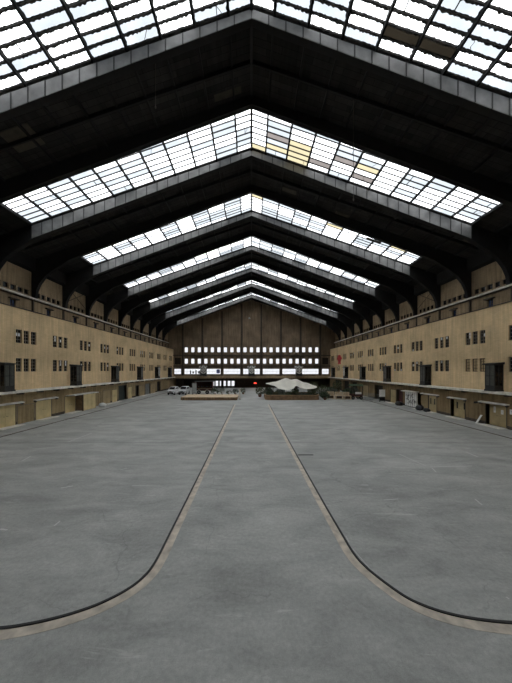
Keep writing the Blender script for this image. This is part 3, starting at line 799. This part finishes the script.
# graffiti shutter on the right wall
e = empty('graffiti_shutter', (XR, 40.1, 0))
b = MB(); b.box(-0.14, -0.01, -1.5, 1.5, 0.1, 2.2, M_WHITE)
for k in range(6): b.box(-0.16, -0.14, -1.5+0.5*k+0.02, -1.5+0.5*k+0.05, 0.1, 2.2, M_GREYM)
b.build('panel', e)
b = MB(); r = random.Random(5)
for k in range(9):
    cy, cz = r.uniform(-1.15, 1.15), r.uniform(0.55, 1.8); q = r.uniform(0.12, 0.36)
    a0 = r.uniform(0, 6); n = 12
    b.tube([(-0.165, cy+q*math.cos(a0+i*0.42)*(1-i*0.03), cz+q*1.2*math.sin(a0+i*0.42)*(1-i*0.03)) for i in range(n)], 0.035, M_BLACK if k % 3 else M_GREYM, 5)
b.build('graffiti', e)['label'] = 'black and grey graffiti scrawl'
b = MB(); b.prism([(0.0, 2.42), (-0.7, 2.32), (-0.7, 2.25), (0.0, 2.3)], 1, -1.7, 1.7, M_CAN); b.build('canopy', e)
tag(e, 'white shutter covered in black graffiti on the lower right wall', 'shutter')

# projecting porch on the left wall
e = empty('porch', (XL, 37.75, 0)); L2 = 1.45; P2 = 1.0
b = MB(); b.box(0.01, P2, -L2, -L2+0.06, 0, 2.2, mat('porch_shaded_side', (0.19, 0.125, 0.07), 0.8, var=0.3)); b.box(0.01, P2, L2-0.06, L2, 0, 2.2, M_DOORB); b.build('side_panel', e)  # near side painted darker brown for facing away from the light
for i in range(3):
    w_ = (2*L2-0.12)/3; a = -L2+0.06+i*w_
    b = MB(); b.box(P2-0.06, P2, a+0.015, a+w_-0.015, 0.03, 2.15, M_DOOR); b.box(P2, P2+0.02, a+0.12, a+w_-0.12, 0.25, 0.33, M_DOOR); b.build('door_leaf', e)
b = MB(); b.box(0.01, P2+0.15, -L2-2.0, L2+0.5, 2.2, 2.3, M_CAN); b.build('canopy', e)
b = MB(); b.tube([(P2-0.05, -L2-0.1, 0), (P2-0.05, -L2-0.1, 2.2)], 0.03, M_STEEL); b.build('post', e)
tag(e, 'projecting tan porch with a flat pale roof on the lower left wall', 'porch')

# ------------------------------------------------------------------ small things along the walls
def paper(x, y, z, w, h, label, name='paper_notice', cat='notice'):
    b = MB(); b.box(x-0.012, x, y-w/2, y+w/2, z, z+h, M_WHITE); b.box(x-0.014, x-0.012, y-w*0.3, y+w*0.3, z+h*0.55, z+h*0.6, M_GREYM); b.box(x-0.014, x-0.012, y-w*0.3, y+w*0.2, z+h*0.4, z+h*0.44, M_GREYM)
    tag(b.build(name), label, cat, 'paper notices')
paper(XR+0.33, 26.78, 1.28, 0.24, 0.62, 'tall white paper notice on the recessed tan door of the right wall')
paper(XR+0.33, 25.98, 1.22, 0.26, 0.42, 'shorter white paper notice on the recessed tan door, beside the tall one')
b = MB(); b.box(XR-0.03, XR-0.001, 24.3, 24.85, 1.42, 1.88, M_WHITE); b.box(XR-0.034, XR-0.03, 24.38, 24.75, 1.7, 1.74, M_GREYM); b.box(XR-0.034, XR-0.03, 24.38, 24.68, 1.58, 1.61, M_GREYM)
tag(b.build('wall_plaque'), 'white plaque on the right wall beside the notice-covered door', 'plaque')
b = MB(); b.prism([(23.15, 0.0), (23.22, 0.0), (23.76, 0.86), (23.69, 0.86)], 1, 27.75, 27.95, M_WHITE)
tag(b.build('leaning_plank'), 'white plank leaning on the right wall beside the canopied door', 'plank')
e = empty('wall_lamp', (XR, 28.45, 2.1)); b = MB(); b.box(-0.06, -0.001, -0.07, 0.07, -0.1, 0.1, M_STEEL); b.tube([(-0.05,0,0.03),(-0.22,0,0.05)], 0.025, M_STEEL); b.build('bracket', e)
b = MB(); b.tube([(-0.24,0,0.1),(-0.24,0,0.02),(-0.24,0,-0.1)], [0.05,0.11,0.13], M_STEEL, 12); b.build('lamp_shade', e)
tag(e, 'small dark wall lamp on the right wall near the canopied door', 'lamp')
def blob(name, loc, sx, sy, sz, mt, seed, label, cat, group=None):
    r = random.Random(seed); b = MB(); nu, nv = 14, 8; vs = []; fs = []
    for j in range(nv+1):
        ph = math.pi*j/nv
        for i in range(nu):
            th = 2*math.pi*i/nu; k = 1 + r.uniform(-0.16, 0.16)
            z = math.cos(ph); z = max(z, -0.72)
            vs.append((sx*math.sin(ph)*math.cos(th)*k, sy*math.sin(ph)*math.sin(th)*k, sz*(z+0.72)/1.72))
    for j in range(nv):
        for i in range(nu): fs.append((j*nu+i, (j+1)*nu+i, (j+1)*nu+(i+1) % nu, j*nu+(i+1) % nu))
    b.faces(vs, fs, mt); o = b.build(name, None, loc, True); tag(o, label, cat, group); return o
M_BAG = mat('black_plastic', (0.016, 0.016, 0.018), 0.4)
blob('rubbish_bag', (23.0, 36.9, 0), 0.5, 0.55, 0.75, M_BAG, 3, 'larger black rubbish bag in front of the brown recessed doorway', 'bag')
blob('rubbish_bag', (23.1, 35.6, 0), 0.4, 0.42, 0.5, M_BAG, 4, 'smaller black rubbish bag before the tan paned door', 'bag')
blob('rubbish_bag', (22.9, 41.9, 0), 0.55, 0.6, 0.65, M_BAG, 5, 'black rubbish bag between the graffiti shutter and the maroon door', 'bag')
blob('white_rag', (-22.3, 40.4, 0), 0.5, 0.6, 0.6, M_WHITE, 9, 'crumpled white rag on the floor before the left wall', 'rag')
# board, barriers
e = empty('notice_board', (22.7, 46.9, 0)); b = MB(); b.box(-0.5, 0.5, -0.03, 0.03, 0.85, 2.1, M_WHITE); b.build('board', e)
b = MB()
for x in (-0.42, 0.42): b.box(x-0.03, x+0.03, 0.03, 0.08, 0, 2.0, M_STEEL); b.box(x-0.03, x+0.03, -0.3, 0.3, 0, 0.05, M_STEEL)
b.build('stand', e); b = MB(); b.box(-0.48, 0.48, -0.02, 0.02, 0.15, 0.85, M_STEEL); b.build('lower_panel', e)
tag(e, 'white notice board standing by the right wall', 'board')
def barrier():
    e = empty('crowd_barrier', (0,0,0)); b = MB()
    b.tube([(-1.0,0,0.12),(-1.0,0,1.05),(-0.93,0,1.12),(0.93,0,1.12),(1.0,0,1.05),(1.0,0,0.12)], 0.022, M_GREYM); b.tube([(-1,0,0.25),(1,0,0.25)], 0.018, M_GREYM); b.build('frame', e)
    b = MB()
    for i in range(1, 15): b.tube([(-1+i*2/15,0,0.25),(-1+i*2/15,0,1.12)], 0.018, M_GREYM, 5)
    b.build('rails', e)
    for x in (-0.8, 0.8):
        b = MB(); b.box(x-0.025, x+0.025, -0.3, 0.3, 0, 0.03, M_GREYM); b.box(x-0.02, x+0.02, -0.02, 0.02, 0.0, 0.25, M_GREYM); b.build('foot', e)
    return e
p0 = barrier()
for i, (x, y, rz, t) in enumerate(((20.3, 47.2, 0.12, 'farthest from the right wall'), (22.3, 48.9, 0.1, 'in front of the dark wide doorway'), (22.4, 51.2, -0.05, 'in the row behind'))):
    o = p0 if i == 0 else dup(p0); o.location = (x, y, 0); o.rotation_euler = (0,0,rz)
    tag(o, 'grey metal crowd barrier near the white board, %s' % t, 'barrier', 'crowd barriers')

# ------------------------------------------------------------------ red emblem on the right wall
b = MB(); x = XR-0.03
cy, cz = 73.0, 8.3
for (dy, dz, ry, rz) in ((0,0.85,.62,.45),(-.55,.3,.5,.42),(.55,.3,.5,.42),(0,0.05,.4,.6),(0,-.65,.55,.38),(0,0.1,.75,.9),(-.35,-1.0,.3,.25),(.4,-.95,.25,.3)):
    n = 14; b.prism([(cy+1.75*dy+1.7*ry*math.cos(2*math.pi*i/n), cz+dz+rz*math.sin(2*math.pi*i/n)) for i in range(n)], 0, x-0.05-0.002*abs(dy), x+0.025, M_RED)
tag(b.build('red_sign'), 'red clustered emblem high on the far right wall', 'emblem')

# ------------------------------------------------------------------ plants
M_LEAF3 = mat('grey_green_leaf', (0.085, 0.10, 0.07), 0.7, var=0.5, scale=3)
def leafmesh(name, seed, n, rx, ry, rz, mt, size):
    r = random.Random(seed); b = MB()
    for i in range(n):
        while True:
            p = Vector((r.uniform(-1,1), r.uniform(-1,1), r.uniform(-1,1)))
            if 0.25 < p.length < 1: break
        p = Vector((p.x*rx, p.y*ry, p.z*rz + rz))
        a = Vector((r.gauss(0,1), r.gauss(0,1), r.gauss(0,.7))).normalized(); c = a.cross(Vector((r.gauss(0,1), r.gauss(0,1), r.gauss(0,1)))).normalized()
        q = size*r.uniform(.6, 1.3)
        b.poly([p-a*q, p+c*q*.38, p+a*q, p-c*q*.38], mt)
    me = b.build(name); d = me.data; bpy.data.objects.remove(me); return d
LM = [leafmesh('foliage_a', 1, 420, .95, .8, .7, M_LEAF, .15), leafmesh('foliage_b', 2, 360, .8, .7, .85, M_LEAF2, .13), leafmesh('foliage_c', 3, 460, 1.1, .8, .6, M_LEAF3, .16)]
sm = MB()
for a in range(5):
    t = a*1.256; sm.tube([(0.03*math.cos(t),0.03*math.sin(t),0),(0.3*math.cos(t),0.3*math.sin(t),0.8)], [0.03,0.012], M_STEM, 5)
so = sm.build('stem'); SD = so.data; bpy.data.objects.remove(so)
pb = MB(); pb.tube([(0,0,0),(0,0,0.02),(0,0,0.45),(0,0,0.46)], [0.2,0.24,0.32,0.32], mat('clay_pot', (0.22,0.12,0.08), 0.8, var=0.2), 14); po = pb.build('pot'); PD = po.data; bpy.data.objects.remove(po)
def plant(x, y, z, k, s, label, potted, group):
    e = empty('potted_shrub' if potted else 'garden_shrub', (x, y, z)); e.scale = (s, s, s)
    f = bpy.data.objects.new('foliage', LM[k]); COL.objects.link(f); f.parent = e; f.location = (0,0,0.22 if potted else 0.02)
    q = bpy.data.objects.new('stem', SD); COL.objects.link(q); q.parent = e; q.location = (0,0,0.4 if potted else 0)
    if potted:
        q = bpy.data.objects.new('pot', PD); COL.objects.link(q); q.parent = e
    tag(e, label, 'plant', group); return e

# ------------------------------------------------------------------ planted island with the canopy
PX0, PX1, PY0, PY1, PZ = 2.55, 12.55, 49.4, 56.5, 0.92
def rrect(x0, x1, y0, y1, r, n=6):
    out = []
    for cx, cy, a in ((x1-r, y1-r, 0), (x0+r, y1-r, 90), (x0+r, y0+r, 180), (x1-r, y0+r, 270)):
        for i in range(n+1):
            t = math.radians(a+90*i/n); out.append((cx+r*math.cos(t), cy+r*math.sin(t)))
    return out
e = empty('garden_planter', (0,0,0)); e.location = ((PX0+PX1)/2, (PY0+PY1)/2, 0)
ox, oy = e.location.x, e.location.y
def ring(b, o_, i_, z0, z1, mt):
    n = len(o_); vs = [(x-ox,y-oy,z) for z in (z0, z1) for x, y in o_] + [(x-ox,y-oy,z) for z in (z0, z1) for x, y in i_]
    fs = []
    for k in range(n):
        q = (k+1) % n
        fs += [(k,q,n+q,n+k), (2*n+q,2*n+k,3*n+k,3*n+q), (n+k,n+q,3*n+q,3*n+k), (q,k,2*n+k,2*n+q)]
    b.faces(vs, fs, mt)
b = MB(); ring(b, rrect(PX0,PX1,PY0,PY1,1.0), rrect(PX0+.18,PX1-.18,PY0+.18,PY1-.18,.85), 0, PZ-0.1, M_WOOD)
for i in range(34):
    x = PX0+1.0+i*(PX1-PX0-2)/33; b.box(x-0.012-ox, x+0.012-ox, PY0-0.03-oy, PY0+0.01-oy, 0.02, PZ-0.1, M_PLINTH)
b.build('timber_wall', e)
b = MB(); ring(b, rrect(PX0-.08,PX1+.08,PY0-.08,PY1+.08,1.05), rrect(PX0+.25,PX1-.25,PY0+.25,PY1-.25,.8), PZ-0.1, PZ, mat('coping_timber', (0.36,0.24,0.14), 0.8, var=0.25)); b.build('coping', e)
b = MB(); b.prism([(x-ox,y-oy) for x, y in rrect(PX0+.17,PX1-.17,PY0+.17,PY1-.17,.85)], 2, 0.02, PZ-0.25, mat('dark_soil', (0.05,0.035,0.025), 1.0, var=0.4, scale=8)); b.build('soil', e)
tag(e, 'low curved brown timber planter under the cream canopy', 'planter')
def interp(tab, x):
    for (a, p), (c, q) in zip(tab, tab[1:]):
        if x <= c:
            t = (x-a)/(c-a); t = t*t*(3-2*t); return p+(q-p)*t
    return tab[-1][1]
RIDGE = [(2.85,2.95),(4.5,3.2),(6.9,3.92),(7.7,3.62),(8.7,3.72),(10.5,3.05),(12.7,2.4)]
EDGE = [(2.85,2.9),(4.06,2.6),(5.3,1.98),(6.7,1.72),(7.7,2.0),(8.4,2.55),(9.2,2.15),(10.3,1.92),(11.4,2.02),(12.7,2.25)]
e = empty('canopy_tent', (7.75, 53.0, PZ-0.25))
b = MB(); nx, ny = 60, 20
for off, flip in ((0.0, False), (-0.025, True)):
    vs = []; fs = []
    for i in range(nx+1):
        x = 2.85+9.85*i/nx
        for j in range(ny+1):
            t = j/ny*2-1; w_ = abs(t)
            rz, ez = interp(RIDGE, x), interp(EDGE, x)
            y = 53.0 + t*2.5*(0.35+0.65*min(1, (x-2.6)/1.6, (13.2-x)/1.2))
            z = rz + (ez-rz)*(w_**0.85) - 0.12*math.sin(math.pi*w_)
            vs.append((x-7.75, y-53.0, z-PZ+0.25+off))
    for i in range(nx):
        for j in range(ny):
            q = (i*(ny+1)+j, (i+1)*(ny+1)+j, (i+1)*(ny+1)+j+1, i*(ny+1)+j+1)
            fs.append(q if not flip else q[::-1])
    b.faces(vs, fs, M_CANVAS)
b.build('canvas', e, None, True)
for x, y, z in ((4.06,50.75,2.6),(8.4,50.6,2.55),(12.5,51.3,2.3),(6.9,53,3.9),(8.7,53,3.7),(3.0,53,2.9)):
    b = MB(); b.tube([(x-7.75,y-53,0),(x-7.75,y-53,z-PZ+0.25)], 0.045, M_STEM); b.build('pole', e)
tag(e, 'cream canvas canopy with scalloped edges over the planted island', 'canopy')
r = random.Random(11)
G = 'shrubs in the planted island'
spots = [(3.3,50.2),(4.5,50.1),(5.7,50.3),(7.0,50.1),(8.3,50.2),(9.5,50.2),(10.7,50.1),(11.9,50.3),(3.2,52.2),(3.4,54.5),(12.0,53.3),(6,55.5),(9,55.6)]
for i, (x, y) in enumerate(spots):
    where = ('in the planter front row, %s from its left end' % ORD[i]) if i < 8 else ['on the left end of the planted island', 'at the back left corner of the planted island', 'on the right end of the planted island', 'at the planter back, left of the ridge pole', 'at the planter back, right of the ridge pole'][i-8]
    plant(x, y, PZ-0.25, i % 3, r.uniform(.6, .72) if i < 8 else r.uniform(.85, 1.0), 'dark green leafy shrub ' + where, False, G)
for i, (x, y, s, k, t) in enumerate(((13.5,49.6,.95,0,'at the right end of the timber planter'),(14.1,53.0,1.05,2,'behind the right end of the timber planter'),(1.7,55.0,1.15,1,'at the left end of the timber planter'),
        (14.6,55.6,1.3,1,'tall, behind the pallet benches'),(17.1,57.0,1.15,2,'wide, behind the last pallet bench'),(19.6,55.2,1.1,0,'behind the loaded cart'),(13.0,58,1.6,1,'behind the canopy near the end wall'),
        (17.6,59.8,1.15,0,'tall, near the right wall behind the cart'),(21.6,58.0,1.3,2,'against the right wall behind the cart'),(14.6,63.0,1.4,1,'behind the row of shrubs, towards the end wall'),(20.6,64.5,1.6,1,'far back by the right wall shade recesses'),(-8.0,59.5,1.0,0,'beside the dark trailer'),(-6.6,60.6,.8,1,'small, behind the pale timber platform'),(-5.1,60.4,.65,2,'low and wide, behind the pale timber platform'),(-3.6,60.8,.8,0,'at the right end behind the timber platform'),(-1.9,61.4,.8,1,'nearest the red lamp'))):
    plant(x, y, 0, k, s, 'potted green shrub %s' % t, True, 'potted shrubs')

# ------------------------------------------------------------------ timber platform
e = empty('timber_platform', (-7.7, 51.6, 0)); b = MB(); b.box(-5.1, 5.1, -2.75, 2.8, 0.04, 0.53, M_WOOD)
for i in range(22): b.box(-5.1+i*0.48, -5.1+i*0.48+0.06, -2.8, -2.75, 0.04, 0.53, M_PLINTH)
b.build('skirt', e)
b = MB()
for i in range(12): b.box(-5.12, 5.12, -2.76+i*0.465, -2.76+i*0.465+0.45, 0.53, 0.58, M_PINE)
b.build('top_boards', e)['label'] = 'pale pine top boards'
for x in (-4.8, 0, 4.8):
    b = MB(); b.box(x-0.1, x+0.1, -2.6, 2.6, 0, 0.05, M_PLINTH); b.build('bearer', e)
tag(e, 'long low timber platform with pale pine top left of the central lane', 'platform')
e = empty('pale_post', (-2.2, 50.8, 0)); b = MB(); b.tube([(0,0,0.05),(0,0,2.0)], 0.05, M_PINE); b.build('shaft', e); b = MB(); b.tube([(0,0,0),(0,0,0.06)], 0.2, M_STEEL, 14); b.build('foot', e)
tag(e, 'slim pale post beside the right end of the timber platform', 'post')
# pallet benches
def pallet_bench():
    e = empty('pallet_bench', (0,0,0))
    b = MB()
    for i in range(5): b.box(-0.65, 0.65, -0.45+i*0.19, -0.45+i*0.19+0.15, 0.72, 0.78, M_PINE)
    b.build('seat', e)
    b = MB()
    for i in range(3): b.box(-0.65, 0.65, 0.4, 0.45, 0.85+i*0.2, 1.0+i*0.2, M_PINE)
    for x in (-0.6, 0.6): b.box(x-0.04, x+0.04, 0.42, 0.48, 0.7, 1.4, M_PINE)
    b.build('backrest', e)
    for x in (-0.58, 0.58):
        for y in (-0.38, 0.38):
            b = MB(); b.box(x-0.05, x+0.05, y-0.05, y+0.05, 0, 0.72, M_PINE); b.build('leg', e)
    b = MB(); b.box(-0.58, 0.58, -0.36, -0.32, 0.12, 0.2, M_PINE); b.box(-0.5, 0.5, -0.25, 0.3, 0.2, 0.6, M_STEM); b.build('rail_and_under_seat_dark', e)  # front rail, and an added dark block that darkens the space under the seat
    return e
p0 = pallet_bench()
for i, (x, y, t) in enumerate(((15.0, 51.2, 'nearest the timber planter'), (16.3, 50.4, 'in the middle of the three'), (17.6, 49.8, 'nearest the loaded cart'))):
    o = p0 if i == 0 else dup(p0); o.location = (x, y, 0); o.rotation_euler = (0,0,0.15*i-0.2)
    tag(o, 'pale pallet bench right of the canopy, %s' % t, 'bench', 'pallet benches')
# loaded cart under a dark frame
e = empty('market_cart', (19.6, 50.9, 0))
b = MB(); b.box(-1.1, 1.1, -0.7, 0.7, 0.5, 0.62, M_WOOD); b.box(-1.1, 1.1, -0.72, -0.66, 0.62, 1.0, M_MAROON); b.box(-1.1, 1.1, 0.66, 0.72, 0.62, 1.0, M_MAROON); b.build('bed', e)
for x in (-0.75, 0.75):
    for y in (-0.76, 0.76):
        b = MB(); b.tube([(x,y-0.06,0.32),(x,y+0.06,0.32)], 0.32, M_TYRE, 18); w_ = b.build('wheel', e); b = MB(); b.tube([(x,y-0.07,0.32),(x,y+0.07,0.32)], 0.12, M_GREYM, 12); b.build('hub', w_)
b = MB()
for x in (-1.05, 1.05):
    for y in (-0.65, 0.65): b.box(x-0.03, x+0.03, y-0.03, y+0.03, 0.6, 2.55, M_STEEL)
b.build('roof_frame', e); b = MB(); b.prism([(-0.85,2.5),(0.85,2.5),(0,2.85)], 0, -1.25, 1.25, M_LEAF); b.build('roof', e)
b = MB(); b.box(-0.35, 0.75, -0.9, -0.86, 1.02, 1.42, M_WHITE); b.build('sign_board', e)['label'] = 'white board'
b = MB(); r = random.Random(4)
for i in range(9):
    x, y, h = r.uniform(-.95,.7), r.uniform(-.5,.35), r.uniform(.2,.7); b.box(x, x+.28, y, y+.28, .62, .62+h, [M_STEEL, M_WOOD, M_GREYM][i % 3])
b.build('load', e)['kind'] = 'stuff'
tag(e, 'dark roofed cart on four wheels with a white board, right of the pallet benches', 'cart')

# ------------------------------------------------------------------ trailer, sign, chairs behind the platform
e = empty('dark_trailer', (-11.0, 62.5, 0))
b = MB(); b.box(-2.1, 2.1, -0.95, 0.95, 0.75, 1.25, M_MAROON); b.box(-2.1, 2.1, 0.8, 0.95, 1.25, 2.8, M_MAROON); b.box(-2.1, -1.9, -0.95, 0.95, 1.25, 2.8, M_MAROON); b.box(1.9, 2.1, -0.95, 0.95, 1.25, 2.8, M_MAROON); b.build('body', e)
b = MB(); b.prism([(-1.1,2.8),(1.0,2.8),(1.0,2.95),(-1.1,2.9)], 0, -2.25, 2.25, M_STEEL); b.build('roof', e)
b = MB(); b.box(-2.0, 2.0, -1.25, -0.95, 1.25, 1.31, M_WOOD); b.build('counter', e)
for x in (-1.0, 0.9):
    b = MB(); b.tube([(x,-1.0,0.42),(x,-0.78,0.42)], 0.42, M_TYRE, 20); w_ = b.build('wheel', e); b = MB(); b.tube([(x,-1.02,0.42),(x,-0.98,0.42)], 0.2, M_GREYM, 14); b.build('hub', w_)
    b = MB(); b.tube([(x+0.55*math.cos(t*math.pi/10), -1.0, 0.42+0.55*math.sin(t*math.pi/10)) for t in range(11)], 0.06, M_PALE, 6); b.build('mudguard', e)['label'] = 'pale arched mudguard'
b = MB(); b.box(-1.6, 1.7, 0.7, 0.78, 1.5, 1.56, M_GREYM)
for i in range(9): b.tube([(-1.4+i*0.36,0.62,1.56),(-1.4+i*0.36,0.62,1.8)], 0.06, [M_GREYM, M_LEAF, M_BLUEP][i % 3], 8)
b.build('shelf', e)
b = MB(); b.tube([(2.1,0,0.7),(2.9,0,0.5),(2.9,0,0)], 0.05, M_STEEL); b.build('drawbar', e)
tag(e, 'dark maroon serving trailer with two wheels behind the timber platform', 'trailer')
e = empty('sign_panel', (-12.6, 59.6, 0)); b = MB(); b.box(-0.5, 0.5, -0.03, 0.03, 0.35, 2.6, M_GREYM); b.box(-0.42, 0.42, -0.04, -0.03, 0.5, 2.5, mat('pale_grey_sheet', (0.42,0.43,0.42), 0.7, var=0.2)); b.build('panel', e)
b = MB()
for x in (-0.4, 0.4): b.box(x-0.04, x+0.04, -0.3, 0.3, 0, 0.35, M_STEEL)
b.build('feet', e)
tag(e, 'pale grey upright panel standing between the white cars and the trailer', 'panel')
def chair():
    e = empty('bistro_chair', (0,0,0)); b = MB(); b.box(-.22,.22,-.22,.22,.44,.48, M_WHITE); b.build('seat', e)
    b = MB(); b.tube([(-.2,.2,.48),(-.2,.25,.85),(0,.27,.92),(.2,.25,.85),(.2,.2,.48)], .02, M_WHITE, 6); b.box(-.2,.2,.235,.255,.62,.84, M_WHITE); b.build('backrest', e)
    for x in (-.19,.19):
        for y in (-.19,.19): b = MB(); b.tube([(x,y,0),(x,y,.44)], .016, M_WHITE, 6); b.build('leg', e)
    return e
p0 = chair()
for i, (x, y, rz, t) in enumerate(((-7.6,57.3,.4,'nearest the trailer'),(-6.2,57.6,-.5,'second from the trailer'),(-4.6,57.4,.2,'third from the trailer'),(-3.1,57.6,2.6,'at the lane end of the row'))):
    o = p0 if i == 0 else dup(p0); o.location = (x,y,0); o.rotation_euler = (0,0,rz)
    tag(o, 'white chair among the plants behind the timber platform, %s' % t, 'chair', 'white chairs')
# red lamp on the end wall
e = empty('red_wall_lamp', (1.15, YB+2.9, 1.4)); b = MB(); b.box(-.45,.45,-.1,-.005,-.25,.25, M_STEEL); b.build('housing', e)
b = MB(); b.box(-.38,.38,-.13,-.1,-.17,.17, mat('red_light', (0.8,0.05,0.04), 0.5, emit=((1.0,0.06,0.04), 2.2))); b.build('lens', e)
tag(e, 'glowing red lamp box low on the end wall at the head of the lane', 'lamp')

# ------------------------------------------------------------------ white cars
def make_car():
    e = empty('car', (0,0,0)); W_ = 0.86
    prof = [(-2.0,.32),(-2.05,.55),(-1.98,.78),(-1.15,.95),(1.9,.98),(2.0,.8),(2.0,.32)]
    b = MB(); b.prism(prof, 0, -W_, W_, M_CAR); roof = [(-1.15,.95),(-.45,1.48),(1.35,1.52),(1.92,.98)]
    vs = []
    for s in (-1, 1):
        for (y, z) in roof: vs.append((s*(W_-0.02 if z < 1 else W_-0.16), y, z))
    b.faces(vs, [(0,1,2,3),(7,6,5,4),(0,4,5,1),(1,5,6,2),(2,6,7,3)], M_CAR); b.build('body', e)
    g = MB(); g.faces([(-.70,-1.05,1.045),(.70,-1.05,1.045),(.64,-.52,1.435),(-.64,-.52,1.435)], [(0,1,2,3)], M_CARGL)
    for v in range(len(g.v)): g.v[v] = (g.v[v][0], g.v[v][1]-0.025, g.v[v][2]+0.012)
    g.build('windscreen', e)
    for s in (-1, 1):
        g = MB(); pts = [(-.8,1.1),(-.42,1.38),(.3,1.4),(.3,1.1)]; pts2 = [(.48,1.1),(.48,1.4),(1.2,1.39),(1.42,1.1)]
        for pp in (pts, pts2): g.poly([(s*(W_-0.02-0.14*max(0,(z-.98)/.5)+0.012), y, z) for y, z in pp], M_CARGL)
        g.build('side_window', e)
        g = MB(); g.box(s*.5, s*.82, -2.06, -1.9, .62, .76, M_LAMPGL); g.build('headlamp', e)
        g = MB(); g.box(s*.87, s*1.02, -.95, -.85, .98, 1.12, M_CAR); g.build('mirror', e)
        for y in (-1.3, 1.25):
            g = MB(); g.tube([(s*.68,y,.32),(s*.89,y,.32)], .32, M_TYRE, 20); w_ = g.build('wheel', e); g = MB(); g.tube([(s*.885,y,.32),(s*.9,y,.32)], .19, M_GREYM, 14); g.build('hub', w_)
    g = MB(); g.box(-.7,.7,-2.1,-2.0,.3,.5, M_STEEL); g.build('bumper', e); g = MB(); g.box(-.35,.35,-2.07,-2.0,.6,.72, M_STEEL); g.build('grille', e)
    return e
c0 = make_car(); c0.location = (-17.5, 60.6, 0); c0.rotation_euler = (0,0,-0.2); c0.scale = (0.92,0.72,1.16)
tag(c0, 'white car parked nearest the left wall', 'car', 'white cars')
c1 = dup(c0, (-15.1, 60.8, 0), -0.16); c1.scale = (0.92,0.72,1.2)
tag(c1, 'white car parked nearest the trailer and grey panel', 'car', 'white cars')

# ------------------------------------------------------------------ hanging cords, braces
def cord(x, y, z0, z1, label, lamp=False):
    e = empty('hanging_lamp' if lamp else 'hanging_cable', (x, y, z1)); b = MB(); b.tube([(0,0,z0-z1),(0,0,0)], 0.018, M_PIPE, 5); b.build('cable', e)
    b = MB()
    if lamp: b.tube([(0,0,-0.35),(0,0,-0.3),(0,0,0.0),(0,0,0.12)], [0.34,0.34,0.14,0.05], M_GREYM, 14); b.build('lamp_shade', e)
    else: b.tube([(0,0,-0.12),(0,0,0.02)], 0.05, M_PIPE, 8); b.build('weight', e)
    tag(e, label, 'lamp' if lamp else 'cable')
cord(-0.6, 74.5, zroof(.6), 20.0, 'small grey lamp hanging before the gable of the end wall', True)
cord(7.1, 18.8, zroof(7.1), 17.4, 'thin cable hanging from the dark roof before the patched skylight, right side')
cord(-6.0, 16.9, zroof(6), 22.0, 'thin cable hanging just beyond the large mossy skylight, left side')
cord(-22.2, 68, zroof(22.2), 15.5, 'thin cable hanging beside the far left wall')
cord(22.4, 69, zroof(22.4), 15.0, 'thin cable hanging beside the far right wall above the red emblem')
for s, t in ((-1, 'left'), (1, 'right')):
    b = MB(); x = s*(XA-0.18)
    b.bar((x, 36.55, 14.7), (x, 40.9, 17.0), 0.05, M_STEEL); b.bar((x, 40.9, 14.7), (x, 36.55, 17.0), 0.05, M_STEEL)
    struct(b.build('trim_%s_brace' % t))
SKYL = 5.0; EXPO = 0.3
# ------------------------------------------------------------------ daylight and camera
w = bpy.data.worlds.new('overcast_sky'); w.use_nodes = True; SC.world = w
bg = w.node_tree.nodes['Background']
bg.inputs['Color'].default_value = (0.975, 0.985, 1.0, 1); bg.inputs['Strength'].default_value = SKYL
cd = bpy.data.cameras.new('camera'); cam = bpy.data.objects.new('camera', cd); COL.objects.link(cam)
cam.location = (0, 0, H); cam.rotation_euler = (math.pi/2, 0, 0)
cd.sensor_fit = 'HORIZONTAL'; cd.sensor_width = 36.0; cd.lens = F/512*36.0
cd.shift_x = (256-U0)/512; cd.shift_y = (V0-341.5)/512
cd.clip_start = 0.1; cd.clip_end = 400
SC.camera = cam
SC.view_settings.view_transform = 'Standard'; SC.view_settings.look = 'None'
SC.view_settings.gamma = 1.0; SC.view_settings.use_curve_mapping = False
SC.view_settings.exposure = EXPO
SC.cycles.use_denoising = True
SC.cycles.max_bounces = 10; SC.cycles.diffuse_bounces = 6; SC.cycles.transparent_max_bounces = 24
SC.cycles.sample_clamp_indirect = 4.0
SC.cycles.caustics_reflective = False; SC.cycles.caustics_refractive = False
